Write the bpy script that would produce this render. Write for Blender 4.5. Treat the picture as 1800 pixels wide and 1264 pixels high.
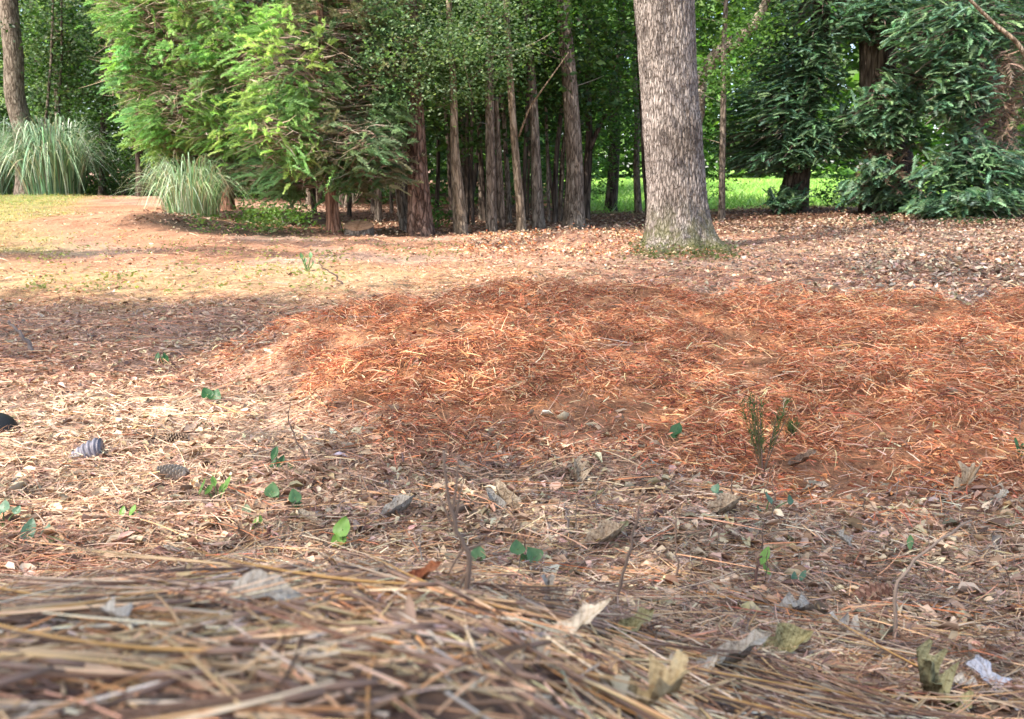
import bpy, math
import numpy as np
from mathutils import Vector, Euler, Matrix

S = bpy.context.scene
C = S.collection
for o in list(bpy.data.objects):
    bpy.data.objects.remove(o)
rng = np.random.default_rng(11)
U = rng.uniform
R = math.radians

# ------------------------------------------------------------------ camera, sky, sun, exposure
F, CX, CY = 1500.0, 900.0, 632.0
PITCH = R(11.4)
CAMZ = 0.5
cam = bpy.data.objects.new('camera', bpy.data.cameras.new('camera'))
C.objects.link(cam)
cam.location = (0, 0, CAMZ)
cam.rotation_euler = (R(90) - PITCH, 0, 0)
cam.data.sensor_width = 36
cam.data.lens = 36 * F / 1800
cam.data.clip_start = 0.01
cam.data.clip_end = 2000
cam.data.dof.use_dof = True
cam.data.dof.focus_distance = 1.9
cam.data.dof.aperture_fstop = 14.0
S.camera = cam

SUN = np.array((-0.48, -0.42, 0.77)); SUN /= np.linalg.norm(SUN)
w = bpy.data.worlds.new('World'); S.world = w; w.use_nodes = True
nt = w.node_tree
sky = nt.nodes.new('ShaderNodeTexSky'); sky.sky_type = 'NISHITA'; sky.sun_disc = False
sky.sun_elevation = math.asin(SUN[2]); sky.sun_rotation = math.atan2(SUN[0], SUN[1])
sky.air_density = 1.0; sky.dust_density = 2.5; sky.ozone_density = 1.0
nt.nodes['Background'].inputs['Strength'].default_value = 0.15
nt.links.new(sky.outputs[0], nt.nodes['Background'].inputs['Color'])
sl = bpy.data.lights.new('sun', 'SUN'); sl.energy = 2.7; sl.angle = R(0.5); sl.color = (1.0, 0.94, 0.84)
so = bpy.data.objects.new('sun', sl); C.objects.link(so)
so.rotation_euler = Vector(SUN).to_track_quat('Z', 'Y').to_euler()
S.view_settings.view_transform = 'Standard'
S.view_settings.look = 'None'
S.view_settings.gamma = 1.0
S.view_settings.use_curve_mapping = False
S.view_settings.exposure = 1.76
S.render.engine = 'CYCLES'
S.cycles.max_bounces = 7
S.cycles.diffuse_bounces = 4
S.cycles.transmission_bounces = 5
S.cycles.use_denoising = True
S.cycles.caustics_reflective = False
S.cycles.caustics_refractive = False

# ------------------------------------------------------------------ noise
def _h(ix, iy, iz, seed):
    n = (ix * 374761393 + iy * 668265263 + iz * 2147483647 + seed * 974634721) & 0xffffffff
    n = ((n ^ (n >> 13)) * 1274126177) & 0xffffffff
    n = n ^ (n >> 16)
    return (n & 0xffff) / 65535.0

def vnoise(x, y, z=None, seed=0):
    x = np.asarray(x, float); y = np.asarray(y, float)
    z = np.zeros_like(x) if z is None else np.asarray(z, float)
    ix, iy, iz = (np.floor(a).astype(np.int64) for a in (x, y, z))
    fx, fy, fz = x - ix, y - iy, z - iz
    fx, fy, fz = (f * f * (3 - 2 * f) for f in (fx, fy, fz))
    r = 0
    for dx in (0, 1):
        for dy in (0, 1):
            for dz in (0, 1):
                wgt = (fx if dx else 1 - fx) * (fy if dy else 1 - fy) * (fz if dz else 1 - fz)
                r = r + wgt * _h(ix + dx, iy + dy, iz + dz, seed)
    return r * 2 - 1

def fbm(x, y, z=None, seed=0, octv=4):
    s, a = 0, 0.5
    z = np.zeros_like(np.asarray(x, float)) if z is None else z
    for k in range(octv):
        s = s + a * vnoise(x * 2 ** k, y * 2 ** k, z * 2 ** k, seed + k)
        a *= 0.5
    return s

def sst(a, b, x):
    t = np.clip((x - a) / (b - a), 0, 1)
    return t * t * (3 - 2 * t)

# ------------------------------------------------------------------ terrain height
_LD = np.array([0, .15, .25, .40, .55, .70, .85, 1.05, 1.4]); _LZ = np.array([.380, .368, .342, .292, .230, .158, .085, .018, 0])
_RD = np.array([0, .2, .3, .5, .7, .9, 1.1, 1.4]); _RZ = np.array([.30, .27, .232, .150, .078, .032, .010, 0])

def straw_mask(x, y):
    """1 inside the heap of raked orange straw"""
    n = fbm(x * 1.6, y * 1.6, seed=40) * 0.35
    back = 3.02 + 0.10 * np.sin(x * 2.1) - 0.20 * sst(0.0, -1.1, x)
    front = 1.58 - 0.43 * sst(0.05, 0.5, x) + 0.72 * sst(-0.2, -0.8, x)
    m = sst(-0.12, 0.12, back - y + n * .4) * sst(-0.15, 0.2, y - front + n)
    return m * sst(-.92, -0.32, x + n * .5) * sst(2.9, 2.3, x) * sst(.12, -.12, x - 1.0 - .62 * (y - 1.25) + n * .3)

def gz(x, y):
    x = np.asarray(x, float); y = np.asarray(y, float)
    d = np.sqrt(x * x * 0.35 + y * y)
    u = x / np.maximum(np.abs(y), .12)
    k = sst(-0.22, 0.52, u + 0.10 * fbm(x * 5, y * 5, seed=3))
    dd = np.where(y < 0, np.minimum(d, .2), d)
    near = np.interp(dd, _LD, _LZ) * (1 - k) + np.interp(dd, _RD, _RZ) * k
    near = near * sst(-2.5, -0.3, y) * sst(2.2, .7, np.abs(x))
    z = near
    z = z + 0.15 * straw_mask(x, y) * sst(1.2, 2.75, y) * (0.8 + 0.28 * fbm(x * 7, y * 7, seed=42) + 0.5 * fbm(x * 2.2, y * 2.2, seed=41))
    z = z + 0.20 * np.exp(-((x + 9) / 7.5) ** 2 - ((y - 16.5) / 5.5) ** 2)
    z = z + 0.13 * sst(-1.5, -6.5, x) * sst(5, 11, y) * sst(40, 22, y)
    z = z + 0.15 * np.exp(-((x + 4.0) / 1.3) ** 2 - ((y - 9.6) / 1.0) ** 2) - 0.12 * np.exp(-((x + 3.1) / .8) ** 2 - ((y - 10.9) / .9) ** 2)
    z = z + 0.13 * np.exp(-((x - .55) / .38) ** 2 - ((y - 7.4) / .35) ** 2) * (1 + .6 * fbm(x * 7, y * 7, seed=8))
    z = z + 0.14 * sst(1.0, 6.0, x) * sst(6, 13, y)
    z = z + 0.024 * np.maximum(y - 20, 0) * sst(20, 30, y)
    far = sst(.7, 2.2, d)
    z = z + far * (0.035 * fbm(x * .8, y * .8, seed=1) + 0.03 * fbm(x * 3, y * 3, seed=2))
    z = z + (0.008 + .006 * far) * fbm(x * 11, y * 11, seed=5)
    return z

def ray(px, py):
    u, v = (px - CX) / F, (CY - py) / F
    c, s = math.cos(PITCH), math.sin(PITCH)
    return np.array((u, c + v * s, -s + v * c))

def G(px, py, lo=0.12, hi=140.0):
    """ground point seen at a photo pixel"""
    r = ray(px, py)
    ys = np.geomspace(lo, hi, 900)
    t = ys / r[1]
    zs = CAMZ + r[2] * t
    g = gz(r[0] * t, ys)
    i = np.argmax(zs <= g)
    if zs[i] > g[i]:
        i = len(ys) - 1
    a = ys[max(i - 1, 0)]; b = ys[i]
    yy = (a + b) / 2
    t = yy / r[1]
    return np.array((r[0] * t, yy, float(gz(r[0] * t, yy))))

def P(px, py, Y):
    r = ray(px, py); t = Y / r[1]
    return np.array((r[0] * t, Y, CAMZ + r[2] * t))

# ------------------------------------------------------------------ materials
def lin(c):
    return tuple(((v / 255) / 12.92 if v / 255 < .04045 else ((v / 255 + .055) / 1.055) ** 2.4) for v in c)

class NT:
    def __init__(s, name):
        s.m = bpy.data.materials.new(name); s.m.use_nodes = True
        s.t = s.m.node_tree; s.b = s.t.nodes['Principled BSDF']; s.out = s.t.nodes['Material Output']
    def n(s, typ, **k):
        nd = s.t.nodes.new(typ)
        for a, v in k.items():
            if a in nd.inputs: nd.inputs[a].default_value = v
            else: setattr(nd, a, v)
        return nd
    def l(s, a, b): s.t.links.new(a, b)
    def ramp(s, fac, stops):
        r = s.n('ShaderNodeValToRGB'); e = r.color_ramp.elements
        while len(e) < len(stops): e.new(.5)
        for q, (p, c) in zip(e, stops):
            q.position = p; q.color = (*c[:3], 1)
        s.l(fac, r.inputs[0]); return r.outputs[0]
    def mix(s, fac, a, b, mode='MIX'):
        m = s.n('ShaderNodeMix'); m.data_type = 'RGBA'; m.blend_type = mode
        for sock, v in ((m.inputs[0], fac), (m.inputs[6], a), (m.inputs[7], b)):
            if hasattr(v, 'is_linked') or hasattr(v, 'links'): s.l(v, sock)
            else: sock.default_value = v if isinstance(v, float) else (*v[:3], 1)
        return m.outputs[2]
    def noise(s, scale, detail=4, rough=.6, vec=None, mapping=None):
        tc = s.n('ShaderNodeTexCoord'); v = tc.outputs['Object']
        if mapping:
            mp = s.n('ShaderNodeMapping'); mp.inputs['Scale'].default_value = mapping; s.l(v, mp.inputs[0]); v = mp.outputs[0]
        n = s.n('ShaderNodeTexNoise'); n.inputs['Scale'].default_value = scale; n.inputs['Detail'].default_value = detail
        n.inputs['Roughness'].default_value = rough
        s.l(v, n.inputs['Vector']); return n.outputs['Fac']
    def bump(s, h, strength, dist):
        b = s.n('ShaderNodeBump'); b.inputs['Strength'].default_value = strength; b.inputs['Distance'].default_value = dist
        s.l(h, b.inputs['Height']); s.l(b.outputs[0], s.b.inputs['Normal'])

def mat_attr(name, rough=.75, trans=0.0, spec=.25, grain=0.0, tint=(1.15, 1.25, .55)):
    """colour per piece from the mesh's own colour attribute, optional leaf translucency"""
    k = NT(name); a = k.n('ShaderNodeAttribute'); a.attribute_name = 'tone'
    col = a.outputs['Color']
    if grain:
        g = k.noise(grain, 3)
        col = k.mix(1.0, col, k.ramp(g, [(.25, (.6, .6, .6)), (.75, (1.25, 1.25, 1.25))]), 'MULTIPLY')
    k.l(col, k.b.inputs['Base Color'])
    k.b.inputs['Roughness'].default_value = rough; k.b.inputs['Specular IOR Level'].default_value = spec
    if trans:
        t = k.n('ShaderNodeBsdfTranslucent'); m = k.n('ShaderNodeMixShader'); m.inputs[0].default_value = trans
        tc = k.mix(1.0, col, tint, 'MULTIPLY')
        k.l(tc, t.inputs[0]); k.l(k.b.outputs[0], m.inputs[1]); k.l(t.outputs[0], m.inputs[2]); k.l(m.outputs[0], k.out.inputs[0])
    return k.m

def mat_leaf(name, c1, c2, rough=.75, spec=.2, scale=4.5):
    """dead leaf: mottled, spotted, with side veins (leaf runs along its own Y)"""
    k = NT(name); f = k.noise(scale, 5, .65); sp = k.noise(scale * 3.1, 3, .6)
    col = k.ramp(f, [(.32, c1), (.62, c2)])
    col = k.mix(1.0, col, k.ramp(sp, [(.30, (.38, .30, .25)), (.42, (1, 1, 1)), (.7, (1.12, 1.1, 1.08))]), 'MULTIPLY')
    tc = k.n('ShaderNodeTexCoord'); sx = k.n('ShaderNodeSeparateXYZ'); k.l(tc.outputs['Object'], sx.inputs[0])
    ab = k.n('ShaderNodeMath', operation='ABSOLUTE'); k.l(sx.outputs['X'], ab.inputs[0])
    v = k.n('ShaderNodeMath', operation='MULTIPLY_ADD'); k.l(ab.outputs[0], v.inputs[0]); v.inputs[1].default_value = -1.1; k.l(sx.outputs['Y'], v.inputs[2])
    pp = k.n('ShaderNodeMath', operation='PINGPONG'); k.l(v.outputs[0], pp.inputs[0]); pp.inputs[1].default_value = .055
    col = k.mix(1.0, col, k.ramp(pp.outputs[0], [(.0, (.72, .68, .62)), (.018, (1, 1, 1))]), 'MULTIPLY')
    col = k.mix(1.0, col, k.ramp(ab.outputs[0], [(.0, (.66, .6, .52)), (.022, (1, 1, 1))]), 'MULTIPLY')
    k.l(col, k.b.inputs['Base Color'])
    k.b.inputs['Roughness'].default_value = rough; k.b.inputs['Specular IOR Level'].default_value = spec
    k.bump(f, .5, .05)
    return k.m

def mat_bark(name, dark, mid, light, sx=9, sz=1.1, bump=.025, moss=None, crack=.35):
    k = NT(name)
    a = k.noise(1.0, 5, .62, mapping=(sx, sx, sz))
    b = k.noise(1.0, 4, .6, mapping=(sx * 3.2, sx * 3.2, sz * 3))
    c = k.noise(1.6, 4, .6)
    tc = k.n('ShaderNodeTexCoord'); mp = k.n('ShaderNodeMapping'); mp.inputs['Scale'].default_value = (sx * 1.15, sx * 1.15, sz * 1.1); k.l(tc.outputs['Object'], mp.inputs[0])
    wn = k.n('ShaderNodeTexNoise'); wn.inputs['Scale'].default_value = .9; wn.inputs['Detail'].default_value = 3; k.l(mp.outputs[0], wn.inputs['Vector'])
    va = k.n('ShaderNodeVectorMath', operation='MULTIPLY_ADD'); k.l(wn.outputs['Color'], va.inputs[0]); va.inputs[1].default_value = (1.6, 1.6, 1.6); k.l(mp.outputs[0], va.inputs[2])
    vo = k.n('ShaderNodeTexVoronoi'); vo.feature = 'DISTANCE_TO_EDGE'; vo.inputs['Scale'].default_value = 1.0; k.l(va.outputs[0], vo.inputs['Vector'])
    cr = k.ramp(vo.outputs['Distance'], [(.0, (crack, crack * .95, crack * .9)), (.16, (1, 1, 1))])
    col = k.ramp(a, [(.28, dark), (.46, mid), (.66, light)])
    col = k.mix(1.0, col, cr, 'MULTIPLY')
    col = k.mix(1.0, col, k.ramp(b, [(.25, (.62, .60, .58)), (.7, (1.2, 1.2, 1.2))]), 'MULTIPLY')
    col = k.mix(1.0, col, k.ramp(c, [(.3, (.58, .55, .52)), (.45, (.95, .94, .93)), (.68, (1.15, 1.15, 1.15))]), 'MULTIPLY')
    if moss is not None:
        tc = k.n('ShaderNodeTexCoord'); sp = k.n('ShaderNodeSeparateXYZ'); k.l(tc.outputs['Object'], sp.inputs[0])
        mr = k.n('ShaderNodeMapRange'); k.l(sp.outputs['Z'], mr.inputs[0])
        mr.inputs[1].default_value = .42; mr.inputs[2].default_value = -.02; mr.inputs[3].default_value = 0; mr.inputs[4].default_value = 1
        mm = k.n('ShaderNodeMath', operation='MULTIPLY'); k.l(mr.outputs[0], mm.inputs[0]); k.l(k.ramp(k.noise(9, 4), [(.38, (0, 0, 0)), (.58, (1, 1, 1))]), mm.inputs[1])
        col = k.mix(mm.outputs[0], col, moss)
    k.l(col, k.b.inputs['Base Color']); k.b.inputs['Roughness'].default_value = .9; k.b.inputs['Specular IOR Level'].default_value = .12
    h = k.n('ShaderNodeMath', operation='MULTIPLY_ADD'); k.l(b, h.inputs[0]); h.inputs[1].default_value = .4; k.l(cr, h.inputs[2])
    k.bump(h.outputs[0], .9, bump)
    return k.m

M = {}
M['needle'] = mat_attr('pine_straw', .5, 0, .5)
M['straw'] = mat_attr('raked_straw', .8, 0, .15)
M['litter'] = mat_attr('leaf_litter', .8, 0, .2)
M['grass'] = mat_attr('grass_blades', .6, .35, .3)
M['foliage'] = mat_attr('broadleaf_foliage', .5, .45, .4)
M['feather'] = mat_attr('cedar_foliage', .65, .5, .2, tint=(1.0, 1.08, .8))
M['pampas'] = mat_attr('pampas_blades', .5, .25, .35, tint=(1.0, 1.05, .85))
M['conifer'] = mat_attr('conifer_foliage', .8, .35, .1, tint=(1.0, 1.1, .75))
M['twig'] = mat_attr('twig_bark', .85, 0, .15)
M['oakbark'] = mat_bark('grey_oak_bark', (.165, .13, .11), (.335, .28, .25), (.48, .42, .38), 54, 11.0, .018, (.14, .14, .05), .36)
M['pinebark'] = mat_bark('red_pine_bark', (.075, .042, .03), (.19, .115, .085), (.33, .225, .18), 17, 5.0, .03)
M['greybark'] = mat_bark('grey_brown_bark', (.11, .085, .065), (.21, .165, .13), (.32, .27, .22), 22, 5.0, .015)
M['tanbark'] = mat_bark('tan_bark', (.16, .115, .08), (.29, .22, .155), (.42, .34, .26), 20, 4.5, .012)
M['darkbark'] = mat_bark('dark_bark', (.045, .034, .028), (.10, .075, .06), (.17, .135, .11), 14, 2.0, .02)
M['cedarbark'] = mat_bark('shredded_cedar_bark', (.11, .055, .035), (.25, .13, .085), (.38, .24, .17), 30, 1.2, .012)

# ------------------------------------------------------------------ object helpers
def props(o, label=None, cat=None, group=None, kind=None):
    if label: o['label'] = label
    if cat: o['category'] = cat
    if group: o['group'] = group
    if kind: o['kind'] = kind
    return o

class MB:
    """collects vertices, faces and per-vertex colours of ONE mesh"""
    def __init__(s): s.V = []; s.Q = []; s.T = []; s.K = []; s.n = 0
    def add(s, V, Q=None, T=None, col=(.5, .5, .5)):
        V = np.asarray(V, float).reshape(-1, 3)
        if Q is not None and len(Q): s.Q.append(np.asarray(Q, np.int64).reshape(-1, 4) + s.n)
        if T is not None and len(T): s.T.append(np.asarray(T, np.int64).reshape(-1, 3) + s.n)
        c = np.asarray(col, float)
        if c.ndim == 1: c = np.tile(c, (len(V), 1))
        s.K.append(c); s.V.append(V); s.n += len(V)
    def mesh(s, name, mats, origin=(0, 0, 0), smooth=False):
        V = np.concatenate(s.V) - np.asarray(origin)
        Q = np.concatenate(s.Q) if s.Q else np.zeros((0, 4), np.int64)
        T = np.concatenate(s.T) if s.T else np.zeros((0, 3), np.int64)
        me = bpy.data.meshes.new(name)
        me.vertices.add(len(V)); me.vertices.foreach_set('co', V.astype(np.float32).ravel())
        loops = np.concatenate([Q.ravel(), T.ravel()]).astype(np.int32)
        me.loops.add(len(loops)); me.loops.foreach_set('vertex_index', loops)
        ls = np.concatenate([np.arange(len(Q)) * 4, len(Q) * 4 + np.arange(len(T)) * 3]).astype(np.int32)
        me.polygons.add(len(ls)); me.polygons.foreach_set('loop_start', ls)
        if smooth: me.polygons.foreach_set('use_smooth', np.ones(len(ls), bool))
        me.update(calc_edges=True)
        a = me.attributes.new('tone', 'FLOAT_COLOR', 'POINT')
        K = np.concatenate(s.K); K = np.hstack([K, np.ones((len(K), 1))])
        a.data.foreach_set('color', K.astype(np.float32).ravel())
        me.materials.append(mats)
        return me
    def obj(s, name, mat, parent=None, origin=None, smooth=False):
        if origin is None:
            origin = parent.location if parent is not None else (0, 0, 0)
        o = bpy.data.objects.new(name, s.mesh(name, mat, origin, smooth)); C.objects.link(o)
        if parent is not None: o.parent = parent
        else: o.location = origin
        return o

def empty(name, loc, label=None, cat=None, group=None):
    o = bpy.data.objects.new(name, None); C.objects.link(o); o.location = tuple(float(v) for v in loc); o.empty_display_size = .1
    return props(o, label, cat, group)

def unit(a):
    return a / np.maximum(np.linalg.norm(a, axis=-1, keepdims=True), 1e-9)

def rdir(n, zlo=-1, zhi=1):
    a = U(0, 2 * np.pi, n); z = U(zlo, zhi, n); r = np.sqrt(np.maximum(1 - z * z, 0))
    return np.stack([r * np.cos(a), r * np.sin(a), z], 1)

def ribbons(mb, p, d, L, wd, K=2, bend=None, side=None, col=None, taper=.35):
    """N flat blades of K segments"""
    n = len(p); L = np.broadcast_to(L, n); wd = np.broadcast_to(wd, n)
    if side is None:
        side = unit(np.cross(d, rdir(n)))
    bend = np.zeros((n, 3)) if bend is None else bend
    V = np.zeros((n, K + 1, 2, 3))
    for k in range(K + 1):
        t = k / K
        c = p + d * (L * t)[:, None] + bend * (L * t * t)[:, None]
        h = side * (wd * .5 * (1 - (1 - taper) * t ** 1.5))[:, None]
        V[:, k, 0] = c - h; V[:, k, 1] = c + h
    b = (np.arange(n) * (K + 1) * 2)[:, None]
    Q = np.concatenate([b + np.array([2 * k, 2 * k + 1, 2 * k + 3, 2 * k + 2]) for k in range(K)], 1).reshape(-1, 4)
    mb.add(V.reshape(-1, 3), Q=Q, col=np.repeat(col, (K + 1) * 2, 0))

def prisms(mb, p, d, L, wd, K=4, bend=None, col=None, sides=4, taper=.3):
    """N thin round-ish needles"""
    n = len(p); L = np.broadcast_to(L, n); wd = np.broadcast_to(wd, n)
    s1 = unit(np.cross(d, rdir(n))); s2 = np.cross(d, s1)
    bend = np.zeros((n, 3)) if bend is None else bend
    V = np.zeros((n, K + 1, sides, 3))
    for k in range(K + 1):
        t = k / K
        c = p + d * (L * t)[:, None] + bend * (L * t * t)[:, None]
        r = (wd * .5 * (1 - (1 - taper) * t ** 2.5))[:, None]
        for j in range(sides):
            a = 2 * math.pi * j / sides
            V[:, k, j] = c + r * (math.cos(a) * s1 + math.sin(a) * s2)
    q = []
    for k in range(K):
        for j in range(sides):
            j2 = (j + 1) % sides
            q.append([k * sides + j, k * sides + j2, (k + 1) * sides + j2, (k + 1) * sides + j])
    Q = ((np.arange(n) * (K + 1) * sides)[:, None, None] + np.array(q)[None]).reshape(-1, 4)
    mb.add(V.reshape(-1, 3), Q=Q, col=np.repeat(col, (K + 1) * sides, 0))

def tube(mb, path, rad, sides=10, col=(.3, .2, .15), disp=None, cap=True):
    path = np.asarray(path, float); rad = np.asarray(rad, float); n = len(path)
    tan = unit(np.gradient(path, axis=0))
    ref = np.array((1.0, 0, 0)) if abs(tan[:, 2]).mean() > .5 else np.array((0, 0, 1.0))
    s1 = unit(np.cross(tan, ref)); s2 = np.cross(tan, s1)
    a = np.arange(sides) * 2 * np.pi / sides
    rr = np.tile(rad[:, None], (1, sides))
    if disp is not None: rr = rr * (1 + disp(a[None, :].repeat(n, 0), path[:, 2][:, None].repeat(sides, 1)))
    V = path[:, None, :] + rr[..., None] * (np.cos(a)[None, :, None] * s1[:, None] + np.sin(a)[None, :, None] * s2[:, None])
    i = np.arange(n - 1)[:, None] * sides; j = np.arange(sides)[None]; j2 = (j + 1) % sides
    Q = np.stack([i + j, i + j2, i + sides + j2, i + sides + j], -1).reshape(-1, 4)
    V = V.reshape(-1, 3); T = None
    if cap:
        V = np.vstack([V, path[-1], path[0]]); m = n * sides
        jj = np.arange(sides); k2 = (jj + 1) % sides
        T = np.vstack([np.stack([(n - 1) * sides + jj, (n - 1) * sides + k2, np.full(sides, m)], 1), np.stack([k2, jj, np.full(sides, m + 1)], 1)])
    mb.add(V, Q=Q, T=T, col=col)

def smooth_path(pts, n):
    pts = np.asarray(pts, float); m = len(pts)
    t = np.linspace(0, 1, m); tt = np.linspace(0, 1, n)
    out = np.stack([np.interp(tt, t, pts[:, k]) for k in range(pts.shape[1])], 1)
    for _ in range(max(1, n // (m * 3))):
        out[1:-1] = .25 * out[:-2] + .5 * out[1:-1] + .25 * out[2:]
    return out

def leaves(mb, c, size, col, up=.5, wide=.27, out=None):
    """N folded leaves of two triangles"""
    n = len(c); size = np.broadcast_to(size, n)
    ax = rdir(n, -.75, .35)
    if out is not None: ax = unit(ax + out)
    nrm = rdir(n); nrm[:, 2] += up
    sd = unit(np.cross(ax, nrm)); nn = np.cross(sd, ax)
    V = np.zeros((n, 4, 3))
    V[:, 0] = c
    V[:, 1] = c + (ax * .45 + sd * wide + nn * .10) * size[:, None]
    V[:, 2] = c + ax * size[:, None]
    V[:, 3] = c + (ax * .45 - sd * wide + nn * .10) * size[:, None]
    b = (np.arange(n) * 4)[:, None]
    T = np.concatenate([b + np.array([0, 1, 2]), b + np.array([0, 2, 3])], 1).reshape(-1, 3)
    mb.add(V.reshape(-1, 3), T=T, col=np.repeat(col, 4, 0))

def plumes(mb, p, d, length, nb, bl, bw, col, spread=.7, planar=False, droop=.3):
    """N feathery sprays: an arching axis with nb narrow blades on it"""
    n = len(p); length = np.broadcast_to(length, n)
    sd = unit(np.cross(d, np.array((0, 0, 1.0)) + .25 * rdir(n)))
    nn = np.cross(sd, d)
    t = np.tile(np.linspace(.05, 1, nb), (n, 1)) + U(-.03, .03, (n, nb))
    ax = p[:, None] + d[:, None] * (length[:, None] * t)[..., None]
    ax[..., 2] -= droop * length[:, None] * t ** 2
    sgn = np.where(np.arange(nb) % 2 == 0, 1.0, -1.0)[None, :, None]
    ang = (spread * U(.6, 1.3, (n, nb)))[..., None]
    roll = U(0, 2 * np.pi, (n, nb))[..., None] if not planar else U(-.35, .35, (n, nb))[..., None]
    lat = (np.cos(roll) * sgn if planar else np.cos(roll)) * sd[:, None] + np.sin(roll) * nn[:, None]
    dd = d[:, None] - np.array((0, 0, 1.0)) * (droop * t * 1.4)[..., None]
    bd = unit(np.cos(ang) * dd + np.sin(ang) * lat)
    L = (bl * (1.1 - .6 * t) * U(.6, 1.25, (n, nb)))[..., None]
    wv = unit(np.cross(bd, rdir(n)[:, None] + .001)) * bw * .5
    V = np.stack([ax - wv, ax + wv, ax + bd * L + wv * .25, ax + bd * L * .55 + wv * 1.5], 2).reshape(-1, 3)
    b = (np.arange(n * nb) * 4)[:, None]
    T = np.concatenate([b + np.array([0, 1, 3]), b + np.array([0, 3, 2])], 1).reshape(-1, 3)
    cc = np.repeat(col, nb * 4, 0) * np.repeat(U(.8, 1.2, (n * nb, 1)), 4, 0)
    mb.add(V, T=T, col=cc)

def drape(x, y, ang, L, h0, h1):
    z0 = gz(x, y) + h0; z1 = gz(x + np.cos(ang) * L, y + np.sin(ang) * L) + h1
    return np.stack([x, y, z0], 1), unit(np.stack([np.cos(ang) * L, np.sin(ang) * L, z1 - z0], 1))

def dead_leaves(mb, p, size, col, wide=(.16, .34), flat=.35):
    """N small curled leaves of eight triangles"""
    n = len(p); a = U(0, 2 * np.pi, n); ax = unit(np.stack([np.cos(a), np.sin(a), U(-flat, flat, n)], 1))
    nr = unit(np.array((0, 0, 1.0)) + rdir(n) * U(.1, 1.3, n)[:, None]); sd = unit(np.cross(ax, nr)); nn = np.cross(sd, ax)
    wd = U(*wide, n); cu = U(-.4, .6, n); fo = U(-.2, .45, n)
    V = np.zeros((n, 8, 3)); j = 0
    def pt(t, f):
        zz = cu * ((t - .5) ** 2 - .1) * 2 + np.abs(f) * fo + .05 * rng.standard_normal(n)
        return p + size[:, None] * (ax * (t - .5) + sd * (f * wd * U(.75, 1.25, n))[:, None] + nn * zz[:, None])
    for t, f in ((0, 0), (.33, -1), (.33, 0), (.33, 1), (.7, -.8), (.7, 0), (.7, .8), (1, 0)):
        V[:, j] = pt(t, np.full(n, float(f))); j += 1
    b = (np.arange(n) * 8)[:, None]
    T = np.concatenate([b + np.array(q) for q in ((0, 2, 1), (0, 3, 2), (1, 2, 5), (1, 5, 4), (2, 3, 6), (2, 6, 5), (4, 5, 7), (5, 6, 7))], 1).reshape(-1, 3)
    mb.add(V.reshape(-1, 3), T=T, col=np.repeat(col, 8, 0))

def pal(cols, n, jit=.18, wts=None):
    cols = np.asarray(cols, float)
    i = rng.choice(len(cols), n, p=None if wts is None else np.asarray(wts) / np.sum(wts))
    return np.clip(cols[i] * (1 + jit * rng.standard_normal((n, 1))) * (1 + .06 * rng.standard_normal((n, 3))), .004, .95)

def in_ball(n, surf=.5):
    v = rdir(n); r = U(0, 1, n) ** (1 / 3.0); r = np.where(U(0, 1, n) < surf, U(.75, 1.0, n), r)
    return v * r[:, None]

# ------------------------------------------------------------------ the ground sheet
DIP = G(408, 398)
def zones(x, y):
    """base tone of the ground: soil and matted litter, lawn, field, straw, painted shade"""
    n1 = fbm(x * 1.3, y * 1.3, seed=20)[:, None]; n2 = fbm(x * 7, y * 7, seed=25)[:, None]; n3 = fbm(x * 30, y * 30, seed=29)[:, None]
    litter = np.array((.42, .285, .215)); soil = np.array((.36, .20, .14)); straw = np.array((.40, .19, .10))
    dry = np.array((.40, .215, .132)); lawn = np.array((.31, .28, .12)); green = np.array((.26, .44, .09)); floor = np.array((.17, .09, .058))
    c = litter + (soil - litter) * sst(-.25, .3, n1)
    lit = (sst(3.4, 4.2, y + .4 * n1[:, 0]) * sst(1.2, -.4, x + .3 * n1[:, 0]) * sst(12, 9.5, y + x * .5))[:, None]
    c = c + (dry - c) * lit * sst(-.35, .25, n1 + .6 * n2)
    c = c + (straw - c) * straw_mask(x, y)[:, None]
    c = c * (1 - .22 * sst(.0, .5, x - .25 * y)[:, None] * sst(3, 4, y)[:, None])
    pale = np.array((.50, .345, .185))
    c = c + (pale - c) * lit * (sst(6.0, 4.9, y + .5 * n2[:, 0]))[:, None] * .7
    lw = (sst(-2.6, -3.8, x + .9 * n1[:, 0] + .40 * (y - 4.8)) * sst(22, 17, y))[:, None]
    c = c + (lawn - c) * lw * sst(-.5, .2, n2 + .5)
    dip_shade = np.exp(-((x - DIP[0]) / .85) ** 4 - ((y - DIP[1] + .25 * (x - DIP[0])) / .5) ** 4)[:, None]
    c = c + (np.array((.10, .075, .05)) - c) * np.clip(dip_shade * 1.6 * (1 + .8 * n2), 0, 1)  # shade of the hollow painted dark into the ground colour
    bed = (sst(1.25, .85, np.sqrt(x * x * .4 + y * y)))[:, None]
    c = c + (np.array((.12, .075, .055)) - c) * bed * .85  # near ground colour darkened to paint the shade between mound needles
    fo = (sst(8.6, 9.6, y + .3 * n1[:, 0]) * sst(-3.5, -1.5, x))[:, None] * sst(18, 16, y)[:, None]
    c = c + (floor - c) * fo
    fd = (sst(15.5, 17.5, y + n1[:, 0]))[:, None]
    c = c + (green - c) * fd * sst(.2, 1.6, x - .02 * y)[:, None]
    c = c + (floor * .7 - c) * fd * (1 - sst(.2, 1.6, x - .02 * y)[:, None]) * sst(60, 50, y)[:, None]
    return np.clip(c * (1 + .35 * n2 + .5 * n3), .01, .8)

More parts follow.
